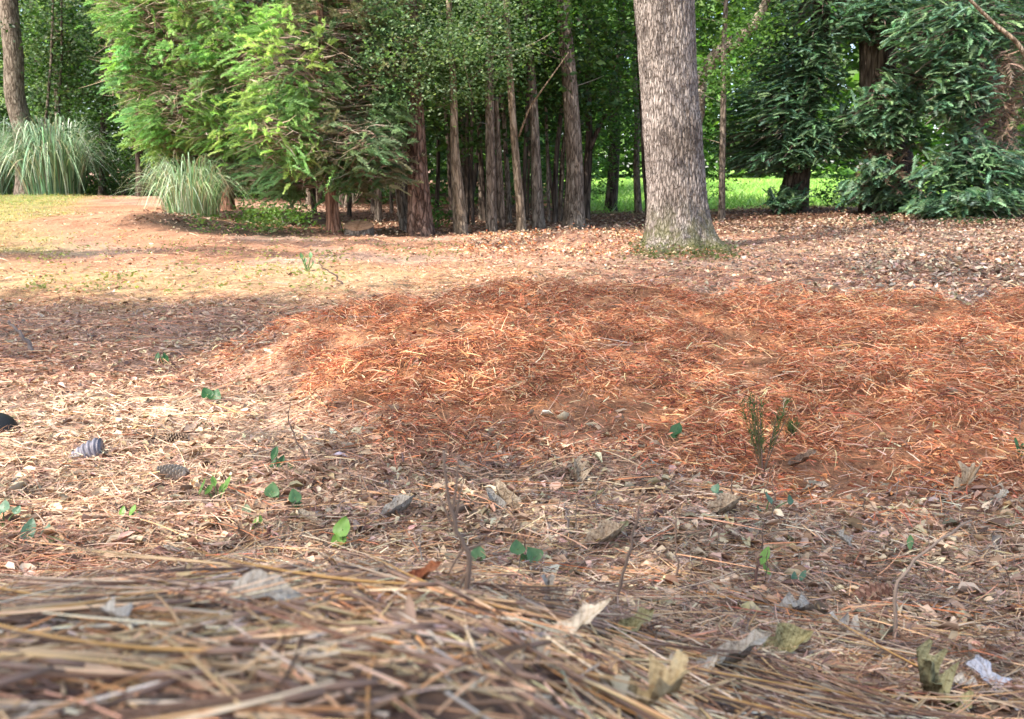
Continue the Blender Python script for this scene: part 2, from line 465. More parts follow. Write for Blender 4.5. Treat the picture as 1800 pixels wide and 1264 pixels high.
nx, ny = 470, 480
uu = np.linspace(-1, 1, nx); xs = 1.0 * np.sinh(6.4 * uu)
t0, t1 = -math.asinh(75 / 1.1), math.asinh(500 / 1.1)
ys = 1.3 + 1.1 * np.sinh(np.linspace(t0, t1, ny))
XX, YY = np.meshgrid(xs, ys)
xf, yf = XX.ravel(), YY.ravel()
gm = MB()
i = (np.arange(ny - 1) * nx)[:, None] + np.arange(nx - 1)[None]
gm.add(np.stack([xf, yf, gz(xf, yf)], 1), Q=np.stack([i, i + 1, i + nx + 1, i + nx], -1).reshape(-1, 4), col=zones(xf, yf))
k = NT('ground')
at = k.n('ShaderNodeAttribute'); at.attribute_name = 'tone'
f1 = k.noise(45, 5, .7); f2 = k.noise(160, 4, .7)
col = k.mix(1.0, at.outputs['Color'], k.ramp(f1, [(.28, (.45, .42, .40)), (.5, (.95, .95, .95)), (.74, (1.5, 1.42, 1.3))]), 'MULTIPLY')
col = k.mix(1.0, col, k.ramp(f2, [(.3, (.6, .6, .6)), (.7, (1.35, 1.3, 1.25))]), 'MULTIPLY')
k.l(col, k.b.inputs['Base Color']); k.b.inputs['Roughness'].default_value = .95; k.b.inputs['Specular IOR Level'].default_value = .1
k.bump(f1, .8, .02)
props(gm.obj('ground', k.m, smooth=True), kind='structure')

# ------------------------------------------------------------------ litter that nobody could count
def fan(n, y0, y1, wid=.72, pad=.35):
    y = np.exp(U(math.log(y0), math.log(y1), n)); x = U(-1, 1, n) * (wid * y + pad)
    return x, y

STRAW = [(.68, .26, .115), (.58, .195, .09), (.74, .35, .175), (.44, .135, .07), (.76, .45, .27), (.17, .055, .035), (.68, .33, .19)]
NEED = [(.50, .285, .16), (.60, .38, .22), (.31, .16, .09), (.73, .53, .34), (.17, .09, .058), (.56, .27, .10), (.53, .39, .26), (.64, .37, .18), (.70, .47, .25)]
LEAFC = [(.42, .32, .22), (.52, .43, .31), (.34, .22, .14), (.58, .52, .42), (.26, .17, .115), (.38, .34, .20), (.44, .27, .20), (.30, .24, .18)]
DRY = [(.58, .42, .20), (.52, .33, .16), (.62, .50, .28), (.44, .30, .13), (.48, .38, .14)]

# heap of orange straw: short tangled curling needles in tufts
mb = MB()
x = U(-1.25, 3.0, 420000); y = U(1.15, 3.4, 420000)
keep = U(0, 1, len(x)) < straw_mask(x, y) * np.clip(2.2 / y, 0, 1) ** 1.2 * .74
x, y = x[keep], y[keep]; n = len(x)
clump = fbm(x * 7, y * 7, seed=60)
ca = np.floor(x * 14 + .7 * np.sin(y * 9)) * 37.1 + np.floor(y * 12 + .7 * np.sin(x * 8)) * 17.7
ang = (np.sin(ca) * 43758.5) % (2 * np.pi) + rng.standard_normal(n) * .9
d = unit(np.stack([np.cos(ang), np.sin(ang), U(-.15, .6, n)], 1))
bend = rdir(n) * .5; bend[:, 2] -= U(.1, .8, n)
L = U(.012, .047, n)
z = gz(x, y) + U(-.004, .018, n) + .055 * np.maximum(clump, -.3)
tone = 1 + .3 * fbm(x * 2.3, y * 2.3, seed=61)[:, None]
ribbons(mb, np.stack([x, y, z], 1), d, L, U(.0011, .0028, n), 3, bend, col=np.clip(pal(STRAW, n, .30, [5, 5, 4, 4, 4, 4, 4]) * tone, .01, .8))
x, y = fan(2600, 1.2, 3.2); kp = straw_mask(x, y) > .3; x, y = x[kp], y[kp]; n = len(x)
dead_leaves(mb, np.stack([x, y, gz(x, y) + U(.008, .03, n)], 1), U(.006, .018, n), pal(STRAW, n, .25), (.1, .22))
props(mb.obj('pine_straw_heap', M['straw']), 'heap of raked orange pine straw in the middle of the clearing', 'pine straw', kind='stuff')

# matted needles and broken bits of needle all over the clearing
mb = MB()
def mat_col(x, y):
    n = len(x)
    red = sst(.30, -.25, fbm(x * 1.1, y * 1.1, seed=70) - .30 * ((x < -.2) & (y > 2)))[:, None]
    colr = pal([(.42, .25, .17), (.50, .33, .23), (.31, .17, .105), (.65, .48, .33), (.19, .11, .075), (.52, .28, .14), (.49, .355, .255)], n, .28); colr = colr * (1 - red * .55) + pal(STRAW, n, .25) * red * .55
    sunc = (sst(1.05, 1.35, y) * sst(2.3, 1.9, y) * sst(-.3, -.6, x + .15 * fbm(x * 3, y * 3, seed=77)))[:, None]  # sunny patch painted into the needle colours as paler tones
    colr = colr * (1 - .7 * sunc) + pal([(.62, .40, .26), (.68, .48, .33), (.52, .31, .19), (.60, .44, .28)], n, .2) * .7 * sunc
    return np.clip(colr * (1 + .45 * fbm(x * 2.1, y * 2.1, seed=79)[:, None]), .01, .8)
for cnt, l0, l1, lift in ((28000, .04, .12, .014), (185000, .007, .030, .018)):
    x, y = fan(cnt, .6, 11.0)
    keep = (U(0, 1, len(x)) > straw_mask(x, y) * .95) & ~((x < -.6) & (y > 4.2) & (U(0, 1, len(x)) < .75)) & (U(0, 1, len(x)) < 1.25 - .45 * sst(1.5, 6, y))
    x, y = x[keep], y[keep]; n = len(x)
    ca = np.floor(x * 5) * 37.1 + np.floor(y * 5) * 17.7
    ang = np.where(U(0, 1, n) < .5, rng.standard_normal(n) * .5 + (U(0, 1, n) < .5) * np.pi, (np.sin(ca) * 43758.5) % (2 * np.pi) + rng.standard_normal(n) * .8)
    L = U(l0, l1, n) * (1 + .06 * np.minimum(y, 8))
    p, d = drape(x, y, ang, L, U(.001, lift, n), U(.001, lift * 1.6, n))
    bend = rdir(n) * .12; bend[:, 2] = -U(.0, .12, n)
    ribbons(mb, p, d, L, (.0009 + .00045 * np.minimum(y, 9)) * U(.7, 1.6, n), 2, bend, col=mat_col(x, y))
props(mb.obj('pine_needle_litter', M['needle']), 'matted brown pine needles spread over the clearing floor', 'pine needles', kind='stuff')

# small dead leaves and leaf scraps
mb = MB()
def scraps(x, y, s, cols=LEAFC, zlift=.012, wide=(.12, .30), flat=.28):
    n = len(x)
    dead_leaves(mb, np.stack([x, y, gz(x, y) + U(.002, zlift, n)], 1), s, pal(cols, n, .25), wide, flat)
BROWN = [(.41, .265, .165), (.56, .405, .255), (.27, .16, .10), (.66, .51, .34), (.22, .14, .10), (.50, .32, .21), (.45, .335, .23), (.60, .45, .29), (.58, .41, .30)]
x, y = fan(64000, .72, 12.0)
keep = (U(0, 1, len(x)) > straw_mask(x, y) * .985) & ~((x < -.3) & (y > 4.0) & (U(0, 1, len(x)) < .8))
x, y = x[keep], y[keep]
scraps(x, y, U(.1, 1, len(x)) ** 2 * .024 + .005 + .0016 * np.minimum(y, 9), BROWN)
x, y = fan(1700, .75, 4.0); keep = (U(0, 1, len(x)) > straw_mask(x, y) * .98) & ((x > -.1) | (U(0, 1, len(x)) < .35)); x, y = x[keep], y[keep]
scraps(x, y, U(.014, .036, len(x)), LEAFC + [(.60, .50, .33)], .014, flat=.35)
x = U(.9, 8, 19000); y = U(3.0, 11.5, 19000)
keep = (U(0, 1, len(x)) < .2 + .8 * sst(.0, .5, x - .30 * y + .5 * fbm(x * 1.4, y * 1.4, seed=90) - .2))
x, y = x[keep], y[keep]
scraps(x, y, U(.018, .055, len(x)), [(.30, .20, .14), (.42, .31, .22), (.22, .14, .10), (.50, .40, .29), (.34, .22, .17), (.28, .22, .17), (.54, .45, .34)], .03, flat=.5)
x = U(1.5, 4.6, 1500); y = U(3.2, 6.2, 1500); keep = (x > .40 * y) & (U(0, 1, len(x)) < sst(-.2, .3, fbm(x * 1.7, y * 1.7, seed=91))); x, y = x[keep], y[keep]
scraps(x, y, U(.015, .05, len(x)), [(.52, .44, .33), (.56, .47, .36), (.42, .36, .25), (.36, .26, .19)], .04, flat=.7)
x = U(-.4, 1.6, 4500); y = U(6.3, 9.3, 4500)
scraps(x, y, U(.012, .045, len(x)), BROWN + STRAW[:3], .05, flat=.6)
x = U(-4, 9, 16000); y = U(8.8, 17, 16000)
scraps(x, y, U(.02, .06, len(x)), [(.25, .15, .10), (.34, .22, .15), (.20, .11, .07), (.42, .32, .23)], .03)
props(mb.obj('leaf_litter', M['litter']), 'small dead leaves and scraps scattered over the clearing and forest floor', 'leaf litter', kind='stuff')

# dry and green grass of the lawn and the sunlit verge
mb = MB()
x = U(-17, 0.6, 130000); y = U(4.0, 21, 130000)
n1 = fbm(x * 1.3, y * 1.3, seed=20); n2 = fbm(x * 3.2, y * 3.2, seed=95)
lw = sst(-2.6, -3.8, x + .9 * n1 + .40 * (y - 4.8))
vg = sst(4.0, 4.5, y + .3 * n1) * sst(.6, -.6, x) * sst(9.5, 8, y + .25 * x) * .42 * sst(-.2, .35, n2)
keep = (y > 4.2) & (U(0, 1, len(x)) < np.maximum(lw, vg * sst(6.2, 5.0, y) + .10 * vg)) & (np.abs(x) < .8 * y + .4)
x, y, lw = x[keep], y[keep], lw[keep]; n = len(x)
d = rdir(n, .15, 1.0); bend = rdir(n) * .3; bend[:, 2] -= .3
cg = pal([(.27, .34, .12), (.36, .38, .15), (.20, .29, .09)], n, .2); cd = pal(DRY, n, .2)
gmix = (U(0, 1, n) < .25 + .55 * lw * sst(11, 15, y))[:, None]
ribbons(mb, np.stack([x, y, gz(x, y)], 1), d, U(.02, .075, n) * (.7 + .04 * y), U(.002, .005, n) * (.7 + .07 * y), 2, bend, col=np.where(gmix, cg, cd))
props(mb.obj('lawn_grass', M['grass']), 'short dry yellow green grass of the sunlit lawn and verge', 'grass', kind='stuff')

mb = MB()
x = U(1, 40, 60000); y = np.exp(U(math.log(16.5), math.log(48), 60000)); keep = (x > .02 * y + 1) & (x < .8 * y); x, y = x[keep], y[keep]; n = len(x)
ribbons(mb, np.stack([x, y, gz(x, y)], 1), rdir(n, .4, 1), U(.12, .3, n), U(.012, .03, n), 1, None, col=pal([(.26, .46, .09), (.36, .54, .14), (.19, .38, .07), (.42, .56, .22)], n) * (1 + .5 * fbm(x * .5, y * .25, seed=97)[:, None]))
props(mb.obj('field_grass', M['grass']), 'tall bright green grass of the sunlit field beyond the trees', 'grass', kind='stuff')

# ------------------------------------------------------------------ trees
FOREST = [(.075, .16, .035), (.10, .20, .045), (.05, .115, .026), (.13, .24, .06)]
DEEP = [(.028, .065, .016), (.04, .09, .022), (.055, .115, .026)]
MAGN = [(.15, .245, .11), (.20, .30, .15), (.10, .18, .08), (.25, .33, .19)]
CEDAR = [(.31, .50, .17), (.38, .56, .20), (.24, .40, .14), (.29, .45, .21), (.42, .58, .19)]
CEDARG = [(.22, .34, .16), (.28, .40, .20), (.16, .26, .12), (.30, .28, .17)]
HEML = [(.15, .27, .155), (.20, .33, .19), (.10, .195, .125), (.24, .36, .185), (.19, .30, .21)]

def trunk_mesh(parent, pix, Y, mat, top_z=7.0, sides=12, flare=1.25, name='trunk', wob=.05, det=None):
    """pix = [(px, py, width_px), ...] from the foot up; the stem goes on above the frame"""
    pts = []; rad = []
    for (px, py, wp) in pix:
        pts.append(P(px, py, Y)); rad.append(wp * Y / F / 2)
    pts[0][2] = float(gz(pts[0][0], pts[0][1])) - .08
    d = pts[-1] - pts[0]; d /= max(d[2], .1)
    if pts[-1][2] < top_z:
        up = top_z - pts[-1][2]
        for f in (.35, 1.0):
            pts.append(np.array(pts[len(pix) - 1]) + d * up * f * np.array((.6, .6, 1))); rad.append(rad[len(pix) - 1] * (1 - .55 * f))
    pts = np.array(pts); rad = np.array(rad)
    n = det[0] if det else 46
    zz = np.concatenate([np.linspace(0, .42, n // 2, endpoint=False) ** 1.3 / .42 ** .3, np.linspace(.42, 1, n - n // 2)])
    h = (pts[:, 2] - pts[0, 2]) / (pts[-1, 2] - pts[0, 2])
    path = np.stack([np.interp(zz, h, pts[:, k]) for k in range(3)], 1); r = np.interp(zz, h, rad)
    for _ in range(3):
        path[1:-1] = .25 * path[:-2] + .5 * path[1:-1] + .25 * path[2:]; r[1:-1] = .25 * r[:-2] + .5 * r[1:-1] + .25 * r[2:]
    if not det:
        s = U(0, 99); r0 = float(r.mean())
        path[1:, 0] += (.6 * r0) * vnoise(path[1:, 2] * 1.3, np.full(n - 1, s)); path[1:, 1] += (.35 * r0) * vnoise(path[1:, 2] * 1.3, np.full(n - 1, s + 7))
    z0 = path[0, 2] + .08
    r = r * (1 + (flare - 1) * np.exp(-np.maximum(path[:, 2] - z0, -.05) / (1.6 * r[0])))
    sd = int(U(0, 1000))
    def disp(a, z):
        o = wob * fbm(np.cos(a) * 1.7 + 5, np.sin(a) * 1.7 + 5, z * 2.2, seed=sd, octv=3)
        o = o + .09 * np.exp(-np.maximum(z - z0, 0) / (2.2 * r[0])) * np.sin(a * 5 + sd)
        return o
    mb = MB(); tube(mb, path, r, det[1] if det else sides, disp=(det[2] if det else disp))
    return mb.obj(name, mat, parent, smooth=True), path, r

def blob_crown(parent, blobs, cols, leaf=(.04, .075), name='crown', mat='foliage', per=26, up=.5, sway=.22):
    """blobs = [(centre, radii, clusters)]: clusters of leaves on and in each blob"""
    mb = MB()
    for (c, rad, m) in blobs:
        cc = np.asarray(c) + in_ball(m, .6) * np.asarray(rad)
        sz = U(.5, 1.3, m)
        n = m * per
        idx = np.repeat(np.arange(m), per)
        pt = cc[idx] + rng.standard_normal((n, 3)) * np.array((sway, sway, sway * .55)) * sz[idx][:, None] * .8
        pc = pal(cols, m, .2)[idx] * U(.8, 1.2, (n, 1))
        g = gz(pt[:, 0], pt[:, 1]) + .05
        ok = pt[:, 2] > g
        leaves(mb, pt[ok], U(*leaf, n)[ok], pc[ok], up=up)
    return props(mb.obj(name, M[mat], parent), kind='stuff')

def branch(parent, pts, r0, r1, mat, n=14, name='branch'):
    p = smooth_path(pts, n); mb = MB(); tube(mb, p, np.linspace(r0, r1, n), 6)
    return mb.obj(name, mat, parent, smooth=True)

def base_of(px, py, Y=None):
    b = G(px, py) if Y is None else P(px, py, Y)
    b[2] = float(gz(b[0], b[1])); return b

# --- the big grey oak in the clearing
b = base_of(1196, 438); YO = b[1]
oak = empty('oak_tree', b, 'big grey oak with a thick ridged trunk standing alone in the clearing', 'tree')
def oak_disp(a, z):
    zz = z - b[2]
    wx = a * 26 / (2 * np.pi) * 1.0
    warp = 1.6 * fbm(np.cos(a) * 2 + 9, np.sin(a) * 2 + 9, zz * 2.2, seed=301, octv=3)
    rid = fbm(np.cos(a) * 9 + warp, np.sin(a) * 9 + warp, zz * 7.5, seed=311, octv=3)
    rid = 1 - np.abs(rid) * 3.2
    o = .032 * rid + .05 * fbm(np.cos(a) * 1.3, np.sin(a) * 1.3, zz * 1.6, seed=321, octv=3)
    fl = np.exp(-np.maximum(zz, 0) / .10)
    o = o + fl * (.34 + .20 * np.sin(a * 6 + 1.3 + .8 * np.sin(a * 2)))
    o = o + .035 * np.exp(-((zz - 1.27) / .05) ** 2) * (np.cos(a - 4.6) > .2) + .03 * np.exp(-((zz - .95) / .07) ** 2)
    return o
tr, opath, orad = trunk_mesh(oak, [(1196, 440, 106), (1190, 350, 96), (1183, 250, 96), (1176, 160, 92), (1171, 70, 94), (1167, 0, 96)], YO, M['oakbark'], 7.5, det=(620, 300, oak_disp), flare=1.12)
for a, l, h in ((2.6, 3.2, 4.2), (.4, 3.4, 4.6), (4.4, 2.6, 5.0), (1.5, 2.6, 5.6), (5.5, 3.0, 5.4)):
    i0 = np.argmin(abs(opath[:, 2] - h)); q = opath[i0]
    e = q + np.array((math.cos(a) * l, math.sin(a) * l, l * .75))
    branch(oak, [q, (q + e) / 2 + np.array((0, 0, -.2)), e], .12, .03, M['oakbark'])

# ------------------------------------------------------------------ named stems of the forest edge, by their place
def forest_tree(kind, label, cat, pix, mat, Y=None, crown=None, cols=FOREST, group=None, top=6.5, leaf=(.04, .075), per=26, flare=1.2, branches=()):
    b = base_of(pix[0][0], pix[0][1], Y)
    t = empty(kind, b, label, cat, group)
    _, path, _r = trunk_mesh(t, pix, b[1], M[mat], top, flare=flare)
    if path is not None:
        tw = MB(); n = int(U(5, 12)); i = rng.integers(14, len(path) - 8, n); dd = unit(rdir(n, -.1, .5) + np.array((0, 0, .15)))
        prisms(tw, path[i], dd, U(.25, .9, n), U(.008, .018, n), 5, rdir(n) * .35, pal([(.20, .16, .12), (.28, .23, .18)], n), 3, .25)
        props(tw.obj('twigs', M['twig'], t), kind='stuff')
    for (pts, r0, r1) in branches:
        branch(t, [P(px, py, b[1] + dy) for (px, py, dy) in pts], r0, r1, M[mat])
    if crown:
        blob_crown(t, [(P(px, py, b[1] + dy), (rx, ry, rz), m) for (px, py, dy, rx, ry, rz, m) in crown], cols, leaf, per=per)
    return t

# pines and slim stems, from one end of the forest edge to the other
forest_tree('pine_tree', 'tall grey brown pine rising behind the larger pampas clump', 'tree', [(48, 352, 34), (42, 250, 33), (30, 140, 31), (15, 0, 29)], 'greybark', 17.5, None, top=12)
forest_tree('magnolia_tree', 'grey trunked tree with dull grey green leaves between pine and bright cedar', 'tree', [(110, 350, 22), (108, 225, 20), (100, 80, 17), (97, 0, 15)], 'greybark', 19.5,
            [(70, 150, -.4, .9, .8, .9, 90), (130, 60, -.3, 1.1, .9, .7, 110), (150, 120, .2, .7, .7, .8, 70), (60, 20, 0, 1.1, .9, .8, 80), (110, -120, 0, 1.8, 1.4, 1.1, 120)], MAGN, leaf=(.06, .12), top=8)
forest_tree('young_tree', 'thin dark stem standing between the two pampas clumps', 'tree', [(246, 368, 13), (244, 300, 11), (243, 230, 9)], 'darkbark', 16.5,
            [(230, 200, .5, 1.2, .8, .9, 90), (270, 60, 1, 1.5, 1, 1.1, 90)], DEEP, top=6)
forest_tree('young_tree', 'slim leaning grey stem close behind the reddish pine trunk', 'tree', [(712, 406, 15), (703, 340, 14), (696, 285, 13), (690, 180, 11)], 'greybark', None,
            [(690, 215, .5, .5, .5, .25, 26), (660, 120, .6, .8, .6, .5, 40)], FOREST, top=4.5)
forest_tree('pine_tree', 'thick reddish brown pine with plated bark at the forest edge', 'tree', [(741, 414, 42), (737, 330, 37), (733, 220, 32), (727, 110, 30), (719, 0, 27)], 'pinebark', None, None, top=11, flare=1.25)
forest_tree('broadleaf_tree', 'tan forked stem just beyond the reddish pine trunk', 'tree', [(813, 414, 19), (808, 340, 18), (800, 255, 15), (796, 150, 12)], 'tanbark', None,
            [(800, 120, -.3, .55, .4, .34, 40), (715, 110, -.5, .45, .4, .40, 44), (650, 170, -.3, .45, .4, .35, 36), (770, 30, -.4, .7, .5, .4, 70), (850, 60, -.3, .5, .4, .45, 44), (800, -40, .2, .9, .7, .4, 60)], MAGN, top=5, leaf=(.025, .05), per=44,
            branches=[([(803, 410, .05), (800, 350, .08), (795, 240, .1)], .045, .03)])
forest_tree('broadleaf_tree', 'straight brown stem with a pale thin curved shoot against it', 'tree', [(868, 408, 20), (863, 300, 17), (858, 180, 15), (857, 40, 13)], 'greybark', None,
            [(855, 95, .2, .6, .5, .35, 50), (830, 150, .3, .5, .4, .3, 34), (870, -30, .3, .8, .6, .4, 40)], FOREST, top=5.5,
            branches=[([(884, 400, .1), (880, 340, .12), (876, 250, .1), (872, 170, .05)], .05, .025)])
forest_tree('broadleaf_tree', 'slim brown stem bending gently towards its taller neighbour', 'tree', [(917, 408, 16), (912, 320, 14), (904, 220, 12), (897, 110, 11), (887, 0, 10)], 'tanbark', None,
            [(920, 40, .3, .6, .5, .3, 30), (880, -60, .3, .9, .7, .4, 45)], FOREST, top=5.5,
            branches=[([(912, 240, 0), (930, 190, -.15), (962, 145, -.3), (1000, 92, -.4)], .012, .005), ([(890, 30, 0), (850, 20, -.2), (826, 62, -.3), (813, 92, -.3), (822, 140, -.3), (833, 175, -.3)], .014, .004)])
forest_tree('broadleaf_tree', 'smooth grey stem leaning a little with bare twigs high up', 'tree', [(948, 403, 22), (944, 330, 18), (939, 230, 15), (930, 110, 14), (916, 10, 13)], 'greybark', None,
            [(960, 100, .6, .7, .6, .35, 32), (940, -60, .4, 1.0, .8, .4, 40)], FOREST, top=6,
            branches=[([(926, 80, 0), (955, 95, -.1), (985, 105, -.15)], .012, .004), ([(922, 40, 0), (950, 55, -.1), (972, 92, -.2), (990, 100, -.2)], .012, .004), ([(918, 20, 0), (880, 42, -.1), (845, 40, -.2)], .012, .004)])
forest_tree('broadleaf_tree', 'thick grey brown trunk nearest to the big oak', 'tree', [(1014, 402, 34), (1010, 330, 30), (1006, 220, 27), (1000, 110, 25), (992, 0, 24)], 'greybark', None,
            [(1050, 40, .6, .8, .6, .4, 50), (980, -60, .5, 1.0, .8, .5, 50)], FOREST, top=7, flare=1.35)
forest_tree('broadleaf_tree', 'dark crooked stem half hidden beyond the thick grey brown trunk', 'tree', [(1032, 368, 17), (1030, 300, 15), (1036, 240, 12), (1034, 160, 10)], 'darkbark', 12.5,
            [(1040, 150, .3, .7, .7, .5, 50), (1050, 240, 1.2, .6, .6, .3, 30)], FOREST, top=6, branches=[([(1033, 270, 0), (1050, 230, -.1), (1066, 200, -.2)], .05, .02)])
forest_tree('broadleaf_tree', 'brown two tone trunk in front of the bright field gap', 'tree', [(1075, 372, 21), (1076, 300, 20), (1080, 220, 19), (1085, 120, 17), (1088, 20, 16)], 'darkbark', None,
            [(1060, 90, .5, .8, .7, .6, 60), (1100, -40, .5, 1.1, .9, .6, 60)], FOREST, top=7)
forest_tree('broadleaf_tree', 'narrow dark stem showing along the shaded side of the big oak', 'tree', [(1141, 372, 14), (1132, 250, 13), (1126, 150, 12), (1120, 0, 11)], 'darkbark', 13.0,
            [(1110, 180, 1, .7, .7, .5, 50), (1090, 130, 1.5, .8, .8, .6, 50)], FOREST, top=7)
forest_tree('young_tree', 'short stub like stem in the gap beside the big oak', 'tree', [(1123, 357, 13), (1121, 310, 12), (1119, 260, 10)], 'greybark', 16,
            [(1115, 230, .4, .8, .7, .5, 50)], FOREST, top=4)
forest_tree('young_tree', 'straight thin sapling between the big oak and the dark conifers', 'tree', [(1269, 386, 12), (1270, 280, 11), (1271, 180, 10), (1273, 60, 9)], 'greybark', None,
            [(1270, 40, .4, .8, .7, .5, 60), (1268, 130, -1.0, .3, .3, .25, 26), (1320, 60, -1, .3, .3, .2, 22), (1265, 200, .9, .5, .5, .35, 30), (1240, 280, 2, .7, .6, .35, 30)], FOREST, top=5)
# the pale leaning limb beyond the oak
b = base_of(1215, 362, 12.4)
t = empty('dead_tree', b, 'pale weathered leaning trunk with a crooked broken top beyond the big oak', 'tree')
mb = MB(); tube(mb, smooth_path([b + np.array((0, 0, -.1)), P(1216, 250, 12.4), P(1232, 135, 12.4), P(1262, 90, 12.3), P(1300, 68, 12.2), P(1330, 40, 12.1), P(1360, -30, 12)], 30), np.linspace(.12, .05, 30), 16,
               disp=lambda a, z: .55 * fbm(np.cos(a) * 2, np.sin(a) * 2, z * 9, seed=5, octv=3))
mb.obj('trunk', mat_bark('pale_dead_wood', (.25, .19, .13), (.45, .37, .28), (.60, .53, .43), 10, 6, .03), t, smooth=True)

# --- cedars
def cedar(label, pix, Y, blobs, cols, group=None, dead=2600, nb=50):
    b = base_of(pix[0][0], pix[0][1], Y)
    t = empty('cedar_tree', b, label, 'tree', group)
    _, path, r = trunk_mesh(t, pix, b[1], M['cedarbark'], 5.0, flare=1.3)
    mb = MB(); tw = MB()
    for (px, py, dy, rx, ry, rz, m, cc) in blobs:
        m = int(m * 1.9); c0 = P(px, py, b[1] + dy); rad = np.array((rx, ry, rz))
        nl = max(6, m // 15); li = rng.integers(0, nl, m); lc = in_ball(nl, .7)[li]
        v = lc + rng.standard_normal((m, 3)) * .10 / rad * .9; pt = c0 + v * rad
        o = unit(lc * np.array((1, 1, .5)) + .55 * rdir(m)); o[:, 2] = o[:, 2] * .5 + .12; o = unit(o)
        plumes(mb, pt - o * .12, o, U(.09, .26, m), nb, .055, .0095, pal(cc, nl, .2)[li] * U(.85, 1.15, (m, 1)), spread=U(.5, .9), droop=.35)
        kk = max(10, m // 5); q = c0 + in_ball(kk, 0) * rad * .85
        hub = path[np.clip(np.searchsorted(path[:, 2], q[:, 2] - .1), 0, len(path) - 1)]
        dd = q - hub; L = np.linalg.norm(dd, axis=1)
        prisms(tw, hub + dd * .25, unit(dd), L * .8, U(.008, .03, kk), 4, rdir(kk) * .12, pal([(.22, .15, .11), (.30, .22, .17)], kk), 3, .25)
        kk = dead * m // 1500; q = c0 + in_ball(kk, 0) * rad * .95
        ribbons(tw, q, rdir(kk, -.5, .4), U(.08, .3, kk), U(.004, .009, kk), 2, rdir(kk) * .3, col=pal([(.36, .26, .19), (.46, .36, .28), (.24, .16, .12)], kk))
    props(mb.obj('crown', M['feather'], t), kind='stuff')
    props(tw.obj('twigs', M['twig'], t), kind='stuff')
    return t
cedar('bright yellow green cedar with feathery sprays behind the smaller pampas clump', [(398, 385, 20), (402, 300, 19), (410, 150, 16), (415, 0, 14)], 12.9,
      [(330, 60, -1.4, 1.05, .9, .75, 620, CEDAR), (255, 130, -1.4, .50, .6, .55, 260, CEDAR), (330, 185, -1.6, .75, .7, .42, 420, CEDAR), (420, 120, -1.7, .7, .6, .6, 380, CEDAR),
       (300, 245, -1.2, .50, .5, .2, 150, CEDAR), (400, 280, -1.3, .6, .45, .12, 170, CEDARG), (470, 300, -1.6, .45, .4, .13, 120, CEDARG), (430, 235, -1.6, .7, .6, .22, 260, CEDAR), (240, 20, -1.4, .45, .5, .5, 200, CEDAR), (430, 10, -1.6, .8, .7, .45, 300, CEDAR), (380, -150, -1.2, 1.0, .9, .9, 300, CEDAR), (400, -400, -1, .9, .9, 1.2, 300, CEDAR)], CEDAR)
cedar('duller grey green cedar with a reddish stringy trunk beside the low stump', [(592, 410, 24), (583, 340, 21), (574, 250, 18), (566, 120, 15), (560, 0, 12)], None,
      [(520, 120, -.2, .6, .6, .55, 300, CEDAR), (600, 60, .2, .6, .6, .5, 260, CEDARG), (500, 235, -.35, .50, .5, .28, 260, CEDAR), (600, 250, -.2, .50, .5, .28, 230, CEDARG),
       (660, 150, .2, .42, .5, .6, 260, CEDARG), (650, 265, 0, .38, .4, .22, 120, CEDARG), (560, 295, 0, .7, .5, .14, 150, CEDARG), (640, 305, .1, .5, .4, .12, 110, CEDARG), (520, 315, .2, .35, .3, .12, 70, CEDARG), (690, 60, .2, .4, .5, .5, 150, CEDARG), (560, -120, 0, .9, .9, .6, 220, CEDARG), (560, -350, .2, .8, .8, 1.1, 300, CEDARG)], CEDARG, dead=2000)

# --- dark conifers
def conifer(label, pix, Y, sprays, mat='darkbark', top=8.0, dead=(), twl=500):
    b = base_of(pix[0][0], pix[0][1], Y)
    t = empty('conifer_tree', b, label, 'tree')
    _, path, r = trunk_mesh(t, pix, b[1], M[mat], top, flare=1.3)
    mb = MB(); tw = MB()
    for (px, py, dy, rx, ry, rz, m) in sprays:
        m = int(m * 3.0); c0 = P(px, py, b[1] + dy); rad = np.array((rx, ry, rz)); pt = c0 + in_ball(m, .45) * rad
        hub = path[np.clip(np.searchsorted(path[:, 2], pt[:, 2] + .1), 0, len(path) - 1)]
        o = pt - hub; o[:, 2] *= .25; o = unit(o + .7 * rdir(m) * np.array((1, 1, .4)))
        ok = pt[:, 2] > gz(pt[:, 0], pt[:, 1]) + .06; pt, o = pt[ok], o[ok]; mm = len(pt)
        plumes(mb, pt - o * .25, o, U(.13, .36, mm), 56, .055, .0098, pal(HEML, mm, .22), spread=U(.6, 1.0), planar=True, droop=U(.08, .28))
        s = rng.choice(mm, max(mm // 6, 4)); hb = hub[ok][s]; dd = pt[s] - hb; L = np.linalg.norm(dd, axis=1)
        prisms(tw, hb, unit(dd), L, U(.008, .028, len(s)), 5, np.array((0, 0, -.12)) + .08 * rdir(len(s)), pal([(.12, .09, .07), (.2, .16, .13)], len(s)), 4, .25)
    for (px, py, dy, rx, ry, rz, m) in dead:
        q = P(px, py, b[1] + dy) + in_ball(m, .2) * np.array((rx, ry, rz))
        plumes(tw, q, unit(rdir(m) * np.array((1, 1, .3)) + np.array((0, 0, -.1))), U(.2, .45, m), 22, .13, .008, pal([(.20, .13, .09), (.28, .19, .14), (.14, .095, .07)], m), .8, True, .6)
    props(mb.obj('crown', M['conifer'], t), kind='stuff')
    props(tw.obj('twigs', M['twig'], t), kind='stuff')
    return t
